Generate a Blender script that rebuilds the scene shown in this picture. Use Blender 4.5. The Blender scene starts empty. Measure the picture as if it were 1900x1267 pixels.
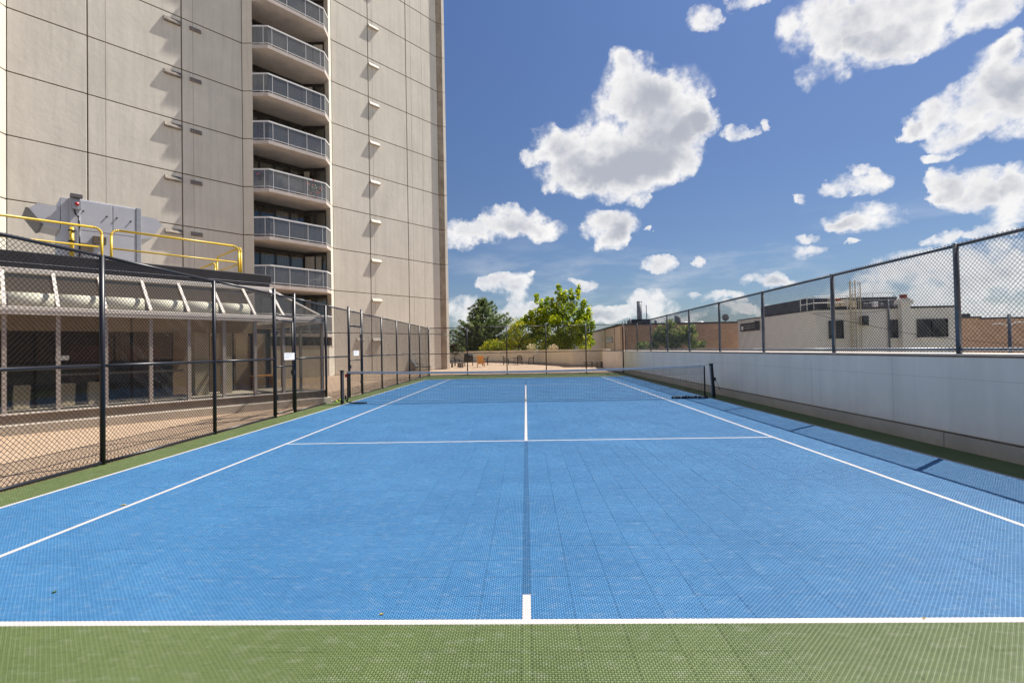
import bpy, math, random
import numpy as np
from mathutils import Vector

random.seed(7)
rng = np.random.default_rng(7)
R = math.radians
scene = bpy.context.scene
col = scene.collection

# ------------------------------------------------------------------ camera
CF, CPITCH, CYAW, CROLL = 905.0, 0.0174, 0.0276, -0.0195
CAM = np.array([0.0243, 0.0, 1.5315])
cF = np.array([-math.sin(CYAW)*math.cos(CPITCH), math.cos(CYAW)*math.cos(CPITCH), math.sin(CPITCH)])
_r0 = np.array([math.cos(CYAW), math.sin(CYAW), 0.0]); _u0 = np.cross(_r0, cF)
cR = math.cos(CROLL)*_r0 + math.sin(CROLL)*_u0
cU = -math.sin(CROLL)*_r0 + math.cos(CROLL)*_u0
cam_data = bpy.data.cameras.new('camera'); cam = bpy.data.objects.new('camera', cam_data); col.objects.link(cam)
cam_data.sensor_width = 36.0
cam_data.lens = CF/1900.0*36.0
cam_data.clip_start = 0.05; cam_data.clip_end = 3000
from mathutils import Matrix
m = Matrix(((cR[0], cU[0], -cF[0], CAM[0]), (cR[1], cU[1], -cF[1], CAM[1]), (cR[2], cU[2], -cF[2], CAM[2]), (0, 0, 0, 1)))
cam.matrix_world = m
scene.camera = cam

# ------------------------------------------------------------------ sun, sky, exposure
SUN_EL, SUN_AZ = 56.4, 53.0           # azimuth measured from +Y towards +X
sd = Vector((math.sin(R(SUN_AZ))*math.cos(R(SUN_EL)), math.cos(R(SUN_AZ))*math.cos(R(SUN_EL)), math.sin(R(SUN_EL))))
sun_d = bpy.data.lights.new('sun', 'SUN'); sun_d.energy = 5.0; sun_d.angle = R(0.5); sun_d.color = (1.0, 0.95, 0.87)
sun = bpy.data.objects.new('sun', sun_d); col.objects.link(sun); sun.location = (20, 20, 60)
sun.rotation_euler = sd.to_track_quat('Z', 'Y').to_euler()
scene.view_settings.view_transform = 'Standard'; scene.view_settings.look = 'None'
scene.view_settings.exposure = 0.74; scene.view_settings.gamma = 1.0
try: scene.view_settings.use_curve_mapping = False
except Exception: pass
scene.cycles.transparent_max_bounces = 24
scene.cycles.max_bounces = 8

CLOUDS = [(13.2,23.0,7.7,5.4),(8.3,21.3,6.8,3.6),(13.1,27.6,4.1,3.2),(12.2,30.1,2.3,1.3),(17.4,25.0,5.0,3.3),(21.3,23.7,1.8,1.8),(3.6,23.0,3.0,1.9),(1.1,21.2,2.0,0.8),(11.9,18.8,5.6,2.3),(7.0,19.5,4.1,2.1),(16.4,20.5,3.8,2.6),(13.6,16.3,1.6,0.8),(20.1,22.6,3.0,1.5),(23.9,21.1,1.6,0.6),(26.1,21.7,0.7,0.6),(-0.7,14.7,4.3,1.9),(2.6,13.7,3.2,1.3),(-7.2,13.1,2.8,1.5),(-3.6,13.7,3.6,1.2),(10.0,14.0,3.4,1.8),(10.4,12.6,2.3,1.2),(15.1,9.5,2.2,1.1),(20.0,9.0,0.9,0.6),(-2.1,7.7,3.3,1.1),(-1.2,6.6,2.0,1.1),(7.6,7.7,1.9,0.7),(14.3,5.4,2.3,1.5),(11.0,4.2,4.0,0.9),(8.5,3.5,2.7,0.8),(-7.1,5.0,2.5,1.5),(-4.7,3.7,4.3,1.1),(26.0,6.7,2.8,0.7),(27.0,6.9,1.3,0.9),(21.3,5.2,2.4,0.6),(-0.9,4.7,2.8,0.9),(1.7,4.9,2.1,0.6),(1.1,8.1,0.9,0.4),(34.9,28.0,6.0,2.6),(39.2,27.5,6.7,2.8),(30.5,29.5,3.0,2.1),(31.8,25.8,1.8,1.6),(44.0,26.1,3.0,1.6),(36.4,25.4,4.2,1.4),(21.4,32.5,1.7,1.3),(25.8,32.9,2.2,0.6),(42.5,19.5,3.5,2.3),(44.5,21.2,2.3,2.3),(38.8,19.2,1.8,1.4),(41.1,17.2,2.6,1.0),(37.5,18.6,1.0,0.8),(45.0,17.7,2.0,2.2),(39.8,16.0,1.6,0.4),(45.4,22.7,1.6,1.2),(42.0,12.8,2.9,1.7),(44.2,11.4,2.2,1.9),(39.8,13.8,1.2,1.4),(45.1,12.9,1.0,1.4),(34.1,15.1,2.2,1.1),(34.4,16.3,0.7,0.5),(34.4,12.0,3.2,1.4),(33.1,11.7,1.9,0.8),(29.6,9.6,2.0,0.6),(40.0,9.3,1.1,0.7),(42.8,9.1,1.7,0.9),(30.1,14.7,0.6,0.5),(29.8,10.8,1.2,0.5),(14.6,13.4,0.5,0.4),(34.4,9.8,0.7,0.2),(38.2,7.0,4.0,1.6),(43.4,5.9,3.4,2.2),(41.0,4.1,4.0,1.8),(34.2,3.9,4.0,1.6),(43.6,2.1,3.0,1.2),(35.9,5.3,2.2,1.0),(38.1,2.9,4.0,0.9),(29.8,3.7,2.5,1.0),(16.8,3.5,3.8,0.7),(23.4,4.1,3.4,0.6),(18.6,5.8,1.1,0.4)]
# denser, fuller cumulus added round the unseen sky to lift light on shaded walls
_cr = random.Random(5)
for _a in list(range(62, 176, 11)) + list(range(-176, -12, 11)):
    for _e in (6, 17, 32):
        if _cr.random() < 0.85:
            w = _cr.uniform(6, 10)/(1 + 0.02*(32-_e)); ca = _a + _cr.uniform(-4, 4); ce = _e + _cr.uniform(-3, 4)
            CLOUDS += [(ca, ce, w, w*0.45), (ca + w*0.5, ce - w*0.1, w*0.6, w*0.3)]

def build_world():
    w = bpy.data.worlds.new('World'); scene.world = w; w.use_nodes = True
    nt = w.node_tree; N = nt.nodes; L = nt.links; N.clear()
    def nd(t, **k):
        n = N.new(t)
        for a, v in k.items(): setattr(n, a, v)
        return n
    def put(s, v):
        if isinstance(v, bpy.types.NodeSocket): L.new(v, s)
        else: s.default_value = v
    def mt(op, a, b=None, c=None, clamp=False):
        n = nd('ShaderNodeMath', operation=op, use_clamp=clamp); put(n.inputs[0], a)
        if b is not None: put(n.inputs[1], b)
        if c is not None: put(n.inputs[2], c)
        return n.outputs[0]
    out = nd('ShaderNodeOutputWorld'); bg = nd('ShaderNodeBackground'); bg.inputs['Strength'].default_value = 0.088
    L.new(bg.outputs[0], out.inputs[0])
    sky = nd('ShaderNodeTexSky', sky_type='NISHITA'); sky.sun_disc = False
    sky.sun_elevation = R(SUN_EL); sky.sun_rotation = R(SUN_AZ)
    sky.altitude = 100; sky.air_density = 1.0; sky.dust_density = 0.4; sky.ozone_density = 2.5
    tc = nd('ShaderNodeTexCoord')
    sep = nd('ShaderNodeSeparateXYZ'); L.new(tc.outputs['Generated'], sep.inputs[0])
    az = mt('MULTIPLY', mt('ARCTAN2', sep.outputs[0], sep.outputs[1]), 57.29578)
    el = mt('MULTIPLY', mt('ARCSINE', sep.outputs[2]), 57.29578)
    def noise(scale, detail, rough=0.55, vec=None):
        n = nd('ShaderNodeTexNoise'); n.inputs['Scale'].default_value = scale; n.inputs['Detail'].default_value = detail
        n.inputs['Roughness'].default_value = rough; L.new(vec or tc.outputs['Generated'], n.inputs['Vector']); return n
    wn = noise(9.0, 5.0)
    ws = nd('ShaderNodeSeparateColor'); L.new(wn.outputs['Color'], ws.inputs[0])
    az = mt('ADD', az, mt('MULTIPLY', mt('SUBTRACT', ws.outputs[0], 0.5), 7.5))
    wn2 = noise(30.0, 4.0); ws2 = nd('ShaderNodeSeparateColor'); L.new(wn2.outputs['Color'], ws2.inputs[0])
    az = mt('ADD', az, mt('MULTIPLY', mt('SUBTRACT', ws2.outputs[0], 0.5), 2.6))
    el_ = mt('ADD', el, mt('MULTIPLY', mt('SUBTRACT', ws2.outputs[1], 0.5), 1.7))
    elw = mt('ADD', el_, mt('MULTIPLY', mt('SUBTRACT', ws.outputs[1], 0.5), 4.2))
    cb = nd('ShaderNodeCombineXYZ'); L.new(az, cb.inputs[0]); L.new(elw, cb.inputs[1])
    total = None
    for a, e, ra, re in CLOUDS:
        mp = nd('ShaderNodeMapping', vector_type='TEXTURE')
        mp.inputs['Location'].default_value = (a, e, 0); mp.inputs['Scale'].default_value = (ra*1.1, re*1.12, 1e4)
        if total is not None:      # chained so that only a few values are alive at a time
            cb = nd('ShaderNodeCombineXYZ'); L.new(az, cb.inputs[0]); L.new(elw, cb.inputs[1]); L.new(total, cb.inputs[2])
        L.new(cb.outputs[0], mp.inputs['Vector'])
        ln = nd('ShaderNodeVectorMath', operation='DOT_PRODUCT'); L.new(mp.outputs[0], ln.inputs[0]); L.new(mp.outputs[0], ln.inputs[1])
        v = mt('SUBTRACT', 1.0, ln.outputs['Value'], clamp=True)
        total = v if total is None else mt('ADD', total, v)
    fine = noise(26.0, 9.0, 0.62)
    mid = noise(11.0, 6.0, 0.55)
    wisp = noise(70.0, 6.0, 0.6)
    f = mt('ADD', mt('SUBTRACT', fine.outputs[0], 0.5), mt('MULTIPLY', mt('SUBTRACT', wisp.outputs[0], 0.5), 0.35))
    g = mt('SUBTRACT', mid.outputs[0], 0.5)
    dens = mt('ADD', mt('ADD', total, mt('MULTIPLY', f, 3.1)), mt('MULTIPLY', g, 1.6))
    gate = nd('ShaderNodeMapRange', interpolation_type='SMOOTHSTEP'); put(gate.inputs[0], total); gate.inputs[1].default_value = 0.0; gate.inputs[2].default_value = 0.3
    al = nd('ShaderNodeMapRange', interpolation_type='SMOOTHSTEP'); put(al.inputs[0], dens); al.inputs[1].default_value = 0.12; al.inputs[2].default_value = 1.15
    al2 = nd('ShaderNodeMapRange', interpolation_type='SMOOTHSTEP'); put(al2.inputs[0], dens); al2.inputs[1].default_value = -0.45; al2.inputs[2].default_value = 0.6
    alpha = mt('MULTIPLY', mt('ADD', mt('MULTIPLY', al.outputs[0], 0.68), mt('MULTIPLY', al2.outputs[0], 0.32)), gate.outputs[0])
    # thick cores of a cloud are grey, thin rims are bright
    thick = mt('ADD', total, mt('ADD', mt('MULTIPLY', g, 3.2), mt('MULTIPLY', f, 0.9)))
    gr = nd('ShaderNodeMapRange', interpolation_type='SMOOTHSTEP'); put(gr.inputs[0], thick); gr.inputs[1].default_value = 0.55; gr.inputs[2].default_value = 2.3
    cc = nd('ShaderNodeMix', data_type='RGBA'); put(cc.inputs[0], gr.outputs[0])
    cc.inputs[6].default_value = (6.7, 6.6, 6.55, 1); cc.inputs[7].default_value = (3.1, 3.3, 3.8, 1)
    hz = nd('ShaderNodeMapRange'); put(hz.inputs[0], el); hz.inputs[1].default_value = 0; hz.inputs[2].default_value = 12; hz.inputs[3].default_value = 0.72; hz.inputs[4].default_value = 1.0
    alpha = mt('MULTIPLY', alpha, hz.outputs[0])
    veil = nd('ShaderNodeMapping'); veil.inputs['Scale'].default_value = (3.0, 3.0, 12.0); L.new(tc.outputs['Generated'], veil.inputs['Vector'])
    vn = noise(1.6, 7.0, 0.6, veil.outputs[0]); vr = nd('ShaderNodeMapRange', interpolation_type='SMOOTHSTEP'); put(vr.inputs[0], vn.outputs[0]); vr.inputs[1].default_value = 0.48; vr.inputs[2].default_value = 0.75; vr.inputs[4].default_value = 0.55
    vh = nd('ShaderNodeMapRange'); put(vh.inputs[0], el); vh.inputs[1].default_value = 14; vh.inputs[2].default_value = 3
    alpha = mt('MAXIMUM', alpha, mt('MULTIPLY', vr.outputs[0], vh.outputs[0]))
    tint = nd('ShaderNodeMix', data_type='RGBA', blend_type='MULTIPLY'); tint.inputs[0].default_value = 1.0
    L.new(sky.outputs[0], tint.inputs[6])
    eg = nd('ShaderNodeMapRange'); put(eg.inputs[0], el); eg.inputs[1].default_value = 0; eg.inputs[2].default_value = 38
    tg = nd('ShaderNodeMix', data_type='RGBA'); put(tg.inputs[0], eg.outputs[0]); tg.inputs[6].default_value = (0.37, 0.40, 0.45, 1); tg.inputs[7].default_value = (0.49, 0.56, 0.71, 1); L.new(tg.outputs[2], tint.inputs[7])
    mx = nd('ShaderNodeMix', data_type='RGBA'); put(mx.inputs[0], alpha); L.new(tint.outputs[2], mx.inputs[6]); L.new(cc.outputs[2], mx.inputs[7])
    L.new(mx.outputs[2], bg.inputs[0])
build_world()
scene.world.cycles.sampling_method = 'MANUAL'; scene.world.cycles.sample_map_resolution = 512

# ------------------------------------------------------------------ helpers
def at(x, y, Y):
    """point of the place at distance Y down the court (photo pixel measurements of far things)"""
    d = cF*CF + cR*(x-950) - cU*(y-633.5); t = (Y-CAM[1])/d[1]; return Vector(CAM + d*t)
def atx(x, y, X):
    d = cF*CF + cR*(x-950) - cU*(y-633.5); t = (X-CAM[0])/d[0]; return Vector(CAM + d*t)

# tower axes: t along the facade, n out of it, z up
A_ = R(40.2)
TD = Vector((math.sin(A_), math.cos(A_), 0)); TN = Vector((math.cos(A_), -math.sin(A_), 0)); TP = Vector((-13.371, 33.801, 0))
def W(t, n, z): return TP + TD*t + TN*n + Vector((0, 0, z))

class MB:
    def __init__(s): s.v = []; s.f = []; s.attr = []
    def poly(s, pts):
        i = len(s.v); s.v += [tuple(p) for p in pts]; s.f.append(tuple(range(i, i+len(pts))))
    def prism(s, pts, up):
        """closed solid: polygon pts swept by vector up"""
        n = len(pts); i = len(s.v); up = Vector(up)
        s.v += [tuple(p) for p in pts] + [tuple(Vector(p)+up) for p in pts]
        s.f.append(tuple(range(i+n-1, i-1, -1))); s.f.append(tuple(range(i+n, i+2*n)))
        for k in range(n):
            a = i+k; b = i+(k+1) % n; s.f.append((a, b, b+n, a+n))
    def obox(s, o, u, v, w):
        o = Vector(o); u = Vector(u); v = Vector(v); w = Vector(w)
        s.prism([o, o+u, o+u+v, o+v], w)
    def box(s, x0, x1, y0, y1, z0, z1):
        s.obox((x0, y0, z0), (x1-x0, 0, 0), (0, y1-y0, 0), (0, 0, z1-z0))
    def tbox(s, t0, t1, n0, n1, z0, z1):
        s.obox(W(t0, n0, z0), TD*(t1-t0), TN*(n1-n0), (0, 0, z1-z0))
    def tube(s, p, q, r, k=8, r2=None):
        p = Vector(p); q = Vector(q); ax = (q-p).normalized(); r2 = r if r2 is None else r2
        a = ax.orthogonal().normalized(); b = ax.cross(a); i = len(s.v)
        for c, rr in ((p, r), (q, r2)):
            for j in range(k):
                th = 2*math.pi*j/k; s.v.append(tuple(c + (a*math.cos(th)+b*math.sin(th))*rr))
        s.f.append(tuple(range(i+k-1, i-1, -1))); s.f.append(tuple(range(i+k, i+2*k)))
        for j in range(k): s.f.append((i+j, i+(j+1) % k, i+k+(j+1) % k, i+k+j))
    def path(s, pts, r, k=8):
        for a, b in zip(pts[:-1], pts[1:]): s.tube(a, b, r, k)
    def ball(s, c, r, k=10, h=6, sq=(1, 1, 1)):
        i = len(s.v); c = Vector(c)
        s.v.append(tuple(c+Vector((0, 0, -r*sq[2]))))
        for a in range(1, h):
            ph = -math.pi/2 + math.pi*a/h
            for j in range(k):
                th = 2*math.pi*j/k
                s.v.append((c.x+math.cos(th)*math.cos(ph)*r*sq[0], c.y+math.sin(th)*math.cos(ph)*r*sq[1], c.z+math.sin(ph)*r*sq[2]))
        s.v.append(tuple(c+Vector((0, 0, r*sq[2])))); top = len(s.v)-1
        for j in range(k): s.f.append((i, i+1+(j+1) % k, i+1+j))
        for a in range(h-2):
            for j in range(k):
                p = i+1+a*k; s.f.append((p+j, p+(j+1) % k, p+k+(j+1) % k, p+k+j))
        p = i+1+(h-2)*k
        for j in range(k): s.f.append((p+j, p+(j+1) % k, top))
    def build(s, name, mat, parent=None, smooth=False, origin=None):
        me = bpy.data.meshes.new(name)
        o = Vector((0, 0, 0))
        if parent is not None: o = wloc(parent)
        loc = Vector((0, 0, 0))
        if origin is not None: loc = Vector(origin)
        elif parent is None and s.v:
            arr = np.array(s.v); loc = Vector(((arr[:, 0].min()+arr[:, 0].max())/2, (arr[:, 1].min()+arr[:, 1].max())/2, arr[:, 2].min()))
        elif parent is not None and parent.type == 'MESH':
            pass
        base = loc if parent is None else o
        vv = np.array(s.v, float) - np.array(base)
        me.from_pydata([tuple(p) for p in vv.tolist()], [], s.f)
        if smooth: me.polygons.foreach_set('use_smooth', [True]*len(me.polygons))
        if mat: me.materials.append(mat)
        me.update()
        ob = bpy.data.objects.new(name, me); col.objects.link(ob)
        if parent is None: ob.location = loc
        else: ob.parent = parent
        return ob
def wloc(o):
    v = Vector(o.location)
    while o.parent is not None: o = o.parent; v = v + Vector(o.location)
    return v
def tag(o, label=None, cat=None, group=None, kind=None):
    if label: o['label'] = label
    if cat: o['category'] = cat
    if group: o['group'] = group
    if kind: o['kind'] = kind
    return o
def empty(name, loc, label=None, cat=None, group=None, kind=None):
    o = bpy.data.objects.new(name, None); col.objects.link(o); o.location = loc; o.empty_display_size = 0.1
    return tag(o, label, cat, group, kind)
def kids(o): return [c for c in bpy.data.objects if c.parent == o]
def copy_tree(o, parent=None):
    c = o.copy(); col.objects.link(c); c.parent = parent
    for ch in kids(o): copy_tree(ch, c)
    return c
def bevel(o, w=0.01, seg=2):
    md = o.modifiers.new('bevel', 'BEVEL'); md.width = w; md.segments = seg; md.limit_method = 'ANGLE'; return o

# ------------------------------------------------------------------ materials
def mat(name, base, rough=0.7, var=0.12, scale=4.0, bump=0.0, bscale=30.0, metal=0.0, streak=0.0, spec=0.5, coords='pos', tint=None, rnd=0.0):
    m = bpy.data.materials.new(name); m.use_nodes = True; nt = m.node_tree; N = nt.nodes; L = nt.links
    b = N['Principled BSDF']; b.inputs['Roughness'].default_value = rough; b.inputs['Metallic'].default_value = metal
    b.inputs['Specular IOR Level'].default_value = spec
    if coords == 'pos':
        g = N.new('ShaderNodeNewGeometry'); vec = g.outputs['Position']
    else:
        g = N.new('ShaderNodeTexCoord'); vec = g.outputs['Object']
    def mix(fac, a, bb, blend='MIX'):
        x = N.new('ShaderNodeMix'); x.data_type = 'RGBA'; x.blend_type = blend
        if isinstance(fac, float): x.inputs[0].default_value = fac
        else: L.new(fac, x.inputs[0])
        for i, v in ((6, a), (7, bb)):
            if isinstance(v, tuple): x.inputs[i].default_value = v
            else: L.new(v, x.inputs[i])
        return x.outputs[2]
    def noise(sc, det=5.0, vec_=None, rough_=0.6):
        n = N.new('ShaderNodeTexNoise'); n.inputs['Scale'].default_value = sc; n.inputs['Detail'].default_value = det; n.inputs['Roughness'].default_value = rough_
        L.new(vec_ or vec, n.inputs['Vector']); return n.outputs[0]
    def rng_(s, a, b_, c=0.0, d=1.0):
        r = N.new('ShaderNodeMapRange'); L.new(s, r.inputs[0]); r.inputs[1].default_value = a; r.inputs[2].default_value = b_; r.inputs[3].default_value = c; r.inputs[4].default_value = d; return r.outputs[0]
    base4 = (*base, 1)
    dark = tuple(c*(1-var*1.6) for c in base) + (1,); light = tuple(min(1, c*(1+var)) for c in base) + (1,)
    if tint: dark = (*tint, 1)
    c = mix(rng_(noise(scale), 0.3, 0.7), dark, light)
    c = mix(rng_(noise(scale*7, 3.0), 0.35, 0.75, 0.0, 0.5), c, dark)
    if streak:
        mp = N.new('ShaderNodeMapping'); L.new(vec, mp.inputs[0]); mp.inputs['Scale'].default_value = (2.2, 2.2, 0.12)
        s = noise(1.6, 6.0, mp.outputs[0], 0.65)
        c = mix(rng_(s, 0.45, 0.75, 0.0, streak), c, tuple(x*0.55 for x in base) + (1,))
    if rnd:
        oi = N.new('ShaderNodeObjectInfo')
        c = mix(rng_(oi.outputs['Random'], 0, 1, 0.0, rnd), c, tuple(x*0.72 for x in base) + (1,))
    L.new(c, b.inputs['Base Color'])
    if bump:
        bp = N.new('ShaderNodeBump'); bp.inputs['Strength'].default_value = bump; bp.inputs['Distance'].default_value = 0.02
        L.new(noise(bscale, 4.0), bp.inputs['Height']); L.new(bp.outputs[0], b.inputs['Normal'])
    return m
def glass(name, tint=(0.75, 0.8, 0.8), gloss=0.12, rough=0.02, haze=0.0, hazecol=(0.5, 0.5, 0.5)):
    m = bpy.data.materials.new(name); m.use_nodes = True; nt = m.node_tree; N = nt.nodes; L = nt.links; N.clear()
    out = N.new('ShaderNodeOutputMaterial'); tr = N.new('ShaderNodeBsdfTransparent'); tr.inputs[0].default_value = (*tint, 1)
    gl = N.new('ShaderNodeBsdfGlossy'); gl.inputs['Roughness'].default_value = rough; gl.inputs['Color'].default_value = (.9, .87, .80, 1)
    lw = N.new('ShaderNodeLayerWeight'); fr = N.new('ShaderNodeMath'); fr.operation = 'POWER'; L.new(lw.outputs['Facing'], fr.inputs[0]); fr.inputs[1].default_value = 5.0
    mu = N.new('ShaderNodeMath'); mu.operation = 'MULTIPLY_ADD'; mu.use_clamp = True; L.new(fr.outputs[0], mu.inputs[0]); mu.inputs[1].default_value = 0.9; mu.inputs[2].default_value = gloss
    mx = N.new('ShaderNodeMixShader'); L.new(mu.outputs[0], mx.inputs[0])
    base = tr.outputs[0]
    if haze:
        df = N.new('ShaderNodeBsdfDiffuse'); df.inputs[0].default_value = (*hazecol, 1); m2 = N.new('ShaderNodeMixShader'); m2.inputs[0].default_value = haze
        L.new(tr.outputs[0], m2.inputs[1]); L.new(df.outputs[0], m2.inputs[2]); base = m2.outputs[0]
    L.new(base, mx.inputs[1]); L.new(gl.outputs[0], mx.inputs[2]); L.new(mx.outputs[0], out.inputs[0])
    return m

M = {}
M['panel'] = mat('precast_concrete', (0.735, 0.675, 0.57), 0.85, 0.055, 0.6, 0.4, 3.5, streak=0.34, rnd=0.16)
M['joint'] = mat('joint_sealant', (0.17, 0.13, 0.085), 0.9, 0.2)
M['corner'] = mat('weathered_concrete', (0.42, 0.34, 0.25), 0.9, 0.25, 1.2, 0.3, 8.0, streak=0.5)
M['slab'] = mat('balcony_concrete', (0.56, 0.49, 0.44), 0.85, 0.12, 1.2, 0.1, 12.0, streak=0.15)
M['rail'] = mat('pale_aluminium', (0.72, 0.71, 0.69), 0.4, 0.04, 3.0)
M['dark_frame'] = mat('dark_bronze_frame', (0.025, 0.022, 0.02), 0.4, 0.1)
M['room'] = mat('dim_room', (0.03, 0.028, 0.026), 0.9, 0.2)
M['curtain'] = mat('curtain_cloth', (0.50, 0.46, 0.38), 0.9, 0.1, 9.0)
M['bal_glass'] = glass('tinted_balcony_glass', (0.58, 0.59, 0.60), 0.04, 0.03, 0.2, (0.46, 0.48, 0.51))
M['win_glass'] = glass('window_glass', (0.55, 0.58, 0.58), 0.12)
M['sun_glass'] = glass('sunroom_glass', (0.70, 0.69, 0.65), 0.085)
M['roof_glass'] = glass('roof_glass', (0.90, 0.90, 0.88), 0.04, 0.05, 0.06, (0.5, 0.5, 0.48))
M['hood'] = mat('vent_hood', (0.42, 0.36, 0.28), 0.6, 0.1, 3.0)
M['hood_metal'] = mat('brown_metal_hood', (0.24, 0.20, 0.16), 0.4, 0.35, 2.5, metal=0.3)
M['hood_dark'] = mat('vent_hood_brown', (0.25, 0.2, 0.16), 0.6, 0.15, 3.0)
M['black'] = mat('black_coated_steel', (0.012, 0.013, 0.02), 0.38, 0.1, 8.0)
M['wire_black'] = mat('black_vinyl_wire', (0.012, 0.013, 0.018), 0.35, 0.1, 8.0)
M['galv'] = mat('dark_galvanised_steel', (0.14, 0.15, 0.17), 0.45, 0.15, 9.0, metal=0.5)
M['wire_galv'] = mat('dark_wire', (0.05, 0.055, 0.07), 0.5, 0.15, 9.0, metal=0.3)
M['galv_pale'] = mat('galvanised_pipe', (0.42, 0.44, 0.47), 0.45, 0.1, 9.0, metal=0.4)
M['wall_conc'] = mat('cast_concrete_wall', (0.86, 0.77, 0.67), 0.85, 0.05, 0.8, 0.12, 14.0, streak=0.22)
M['wall_tan'] = mat('tan_parapet', (0.84, 0.73, 0.53), 0.85, 0.05, 0.6, 0.12, 12.0, streak=0.15)
M['curb'] = mat('stained_curb', (0.52, 0.45, 0.36), 0.9, 0.1, 1.5, 0.2, 15.0)
M['curb_dark'] = mat('brown_plinth', (0.27, 0.22, 0.17), 0.85, 0.15, 2.0)
M['white_alu'] = mat('cream_aluminium', (0.72, 0.65, 0.57), 0.5, 0.06, 5.0)
M['mullion'] = mat('taupe_mullion', (0.40, 0.35, 0.31), 0.55, 0.08, 5.0)
M['fascia'] = mat('black_roof_membrane', (0.022, 0.019, 0.022), 0.75, 0.3, 2.0, 0.1, 20)
M['flash'] = mat('grey_flashing', (0.07, 0.07, 0.08), 0.5, 0.2, 3.0)
M['roofing'] = mat('roof_gravel', (0.28, 0.26, 0.23), 0.95, 0.2, 6.0, 0.3, 40)
M['ahu'] = mat('grey_sheet_metal', (0.52, 0.52, 0.55), 0.45, 0.05, 1.5)
M['ahu_dark'] = mat('louvre_grey', (0.14, 0.13, 0.13), 0.6, 0.1)
M['red'] = mat('red_knob', (0.45, 0.02, 0.03), 0.4, 0.05)
M['yellow'] = mat('yellow_paint', (0.72, 0.48, 0.03), 0.4, 0.08, 6.0)
M['brown_box'] = mat('tarnished_box', (0.16, 0.12, 0.08), 0.5, 0.3, 8.0)
M['net'] = mat('black_net_cord', (0.012, 0.012, 0.014), 0.8, 0.1)
M['tape'] = mat('net_headband', (0.62, 0.62, 0.63), 0.85, 0.08, 6.0)
M['post'] = mat('net_post_black', (0.015, 0.015, 0.017), 0.45, 0.1, 9.0)
M['ball'] = mat('tennis_felt', (0.62, 0.78, 0.05), 0.95, 0.08, 30.0)
M['paper'] = mat('white_paper', (0.75, 0.75, 0.76), 0.8, 0.03)
M['ink'] = mat('grey_print', (0.2, 0.2, 0.22), 0.8, 0.03)
M['interior_tan'] = mat('interior_tan', (0.42, 0.32, 0.21), 0.8, 0.1, 1.0)
M['interior_cream'] = mat('interior_cream', (0.60, 0.52, 0.38), 0.8, 0.08, 1.0)
M['duct'] = mat('cream_duct', (0.80, 0.76, 0.62), 0.6, 0.05, 2.0)
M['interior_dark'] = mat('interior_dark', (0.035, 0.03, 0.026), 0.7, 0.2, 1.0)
M['interior_red'] = mat('interior_maroon', (0.10, 0.03, 0.03), 0.7, 0.2, 1.0)
M['wood'] = mat('teak', (0.33, 0.18, 0.09), 0.6, 0.2, 8.0)
M['orange_wood'] = mat('orange_cedar', (0.70, 0.34, 0.09), 0.6, 0.12, 8.0)
M['iron'] = mat('dark_iron', (0.028, 0.022, 0.02), 0.5, 0.1)
M['sling'] = mat('grey_sling', (0.12, 0.14, 0.17), 0.7, 0.1)
M['stonegrey'] = mat('bench_concrete', (0.20, 0.18, 0.16), 0.9, 0.15, 4.0)
M['bwhite'] = mat('painted_grey_white_wall', (0.86, 0.80, 0.73), 0.85, 0.03, 0.5, 0.05, 10, streak=0.1)
M['mansard'] = mat('charcoal_cladding', (0.045, 0.045, 0.055), 0.6, 0.2, 1.0)
M['glass_dark'] = mat('dark_window', (0.012, 0.012, 0.014), 0.08, 0.1)
M['redbrick_cap'] = mat('clay_pot', (0.30, 0.08, 0.04), 0.8, 0.15)
M['tan_wall'] = mat('tan_cladding', (0.74, 0.58, 0.44), 0.85, 0.08, 0.5)
M['roof_grey'] = mat('distant_grey', (0.42, 0.42, 0.43), 0.8, 0.08, 1.0)
M['chim'] = mat('steel_stack', (0.26, 0.27, 0.28), 0.5, 0.1, 2.0)
M['dish'] = mat('dish_grey', (0.22, 0.23, 0.22), 0.6, 0.1)
M['bounce_ground'] = mat('pale_bounce_ground', (0.36, 0.34, 0.31), 0.95, 0.1, 0.3, 0.2, 20)  # unseen ground, made pale to bounce light up onto the building faces
M['lawn'] = mat('lawn', (0.06, 0.10, 0.025), 0.95, 0.3, 0.5)
M['bark'] = mat('bark', (0.10, 0.075, 0.055), 0.9, 0.25, 6.0, 0.4, 25)
M['base'] = mat('court_slab', (0.03, 0.034, 0.04), 0.95, 0.2, 2.0)
M['line'] = mat('white_line_tile', (0.55, 0.52, 0.505), 0.6, 0.05, 5.0)
M['flower_pink'] = mat('pink_petals', (0.62, 0.05, 0.35), 0.7, 0.2)
M['flower_red'] = mat('red_petals', (0.75, 0.07, 0.05), 0.7, 0.2)
M['leaf_pl'] = mat('planter_leaves', (0.07, 0.13, 0.03), 0.7, 0.3)
M['cover'] = mat('black_fabric_cover', (0.018, 0.018, 0.022), 0.8, 0.2)
M['sticker'] = mat('yellow_notice', (0.75, 0.62, 0.05), 0.7, 0.05)
M['leaf_dry'] = mat('dry_leaf', (0.55, 0.42, 0.10), 0.8, 0.2)
M['leaf_green'] = mat('fallen_green_leaf', (0.12, 0.22, 0.04), 0.8, 0.2)

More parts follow.
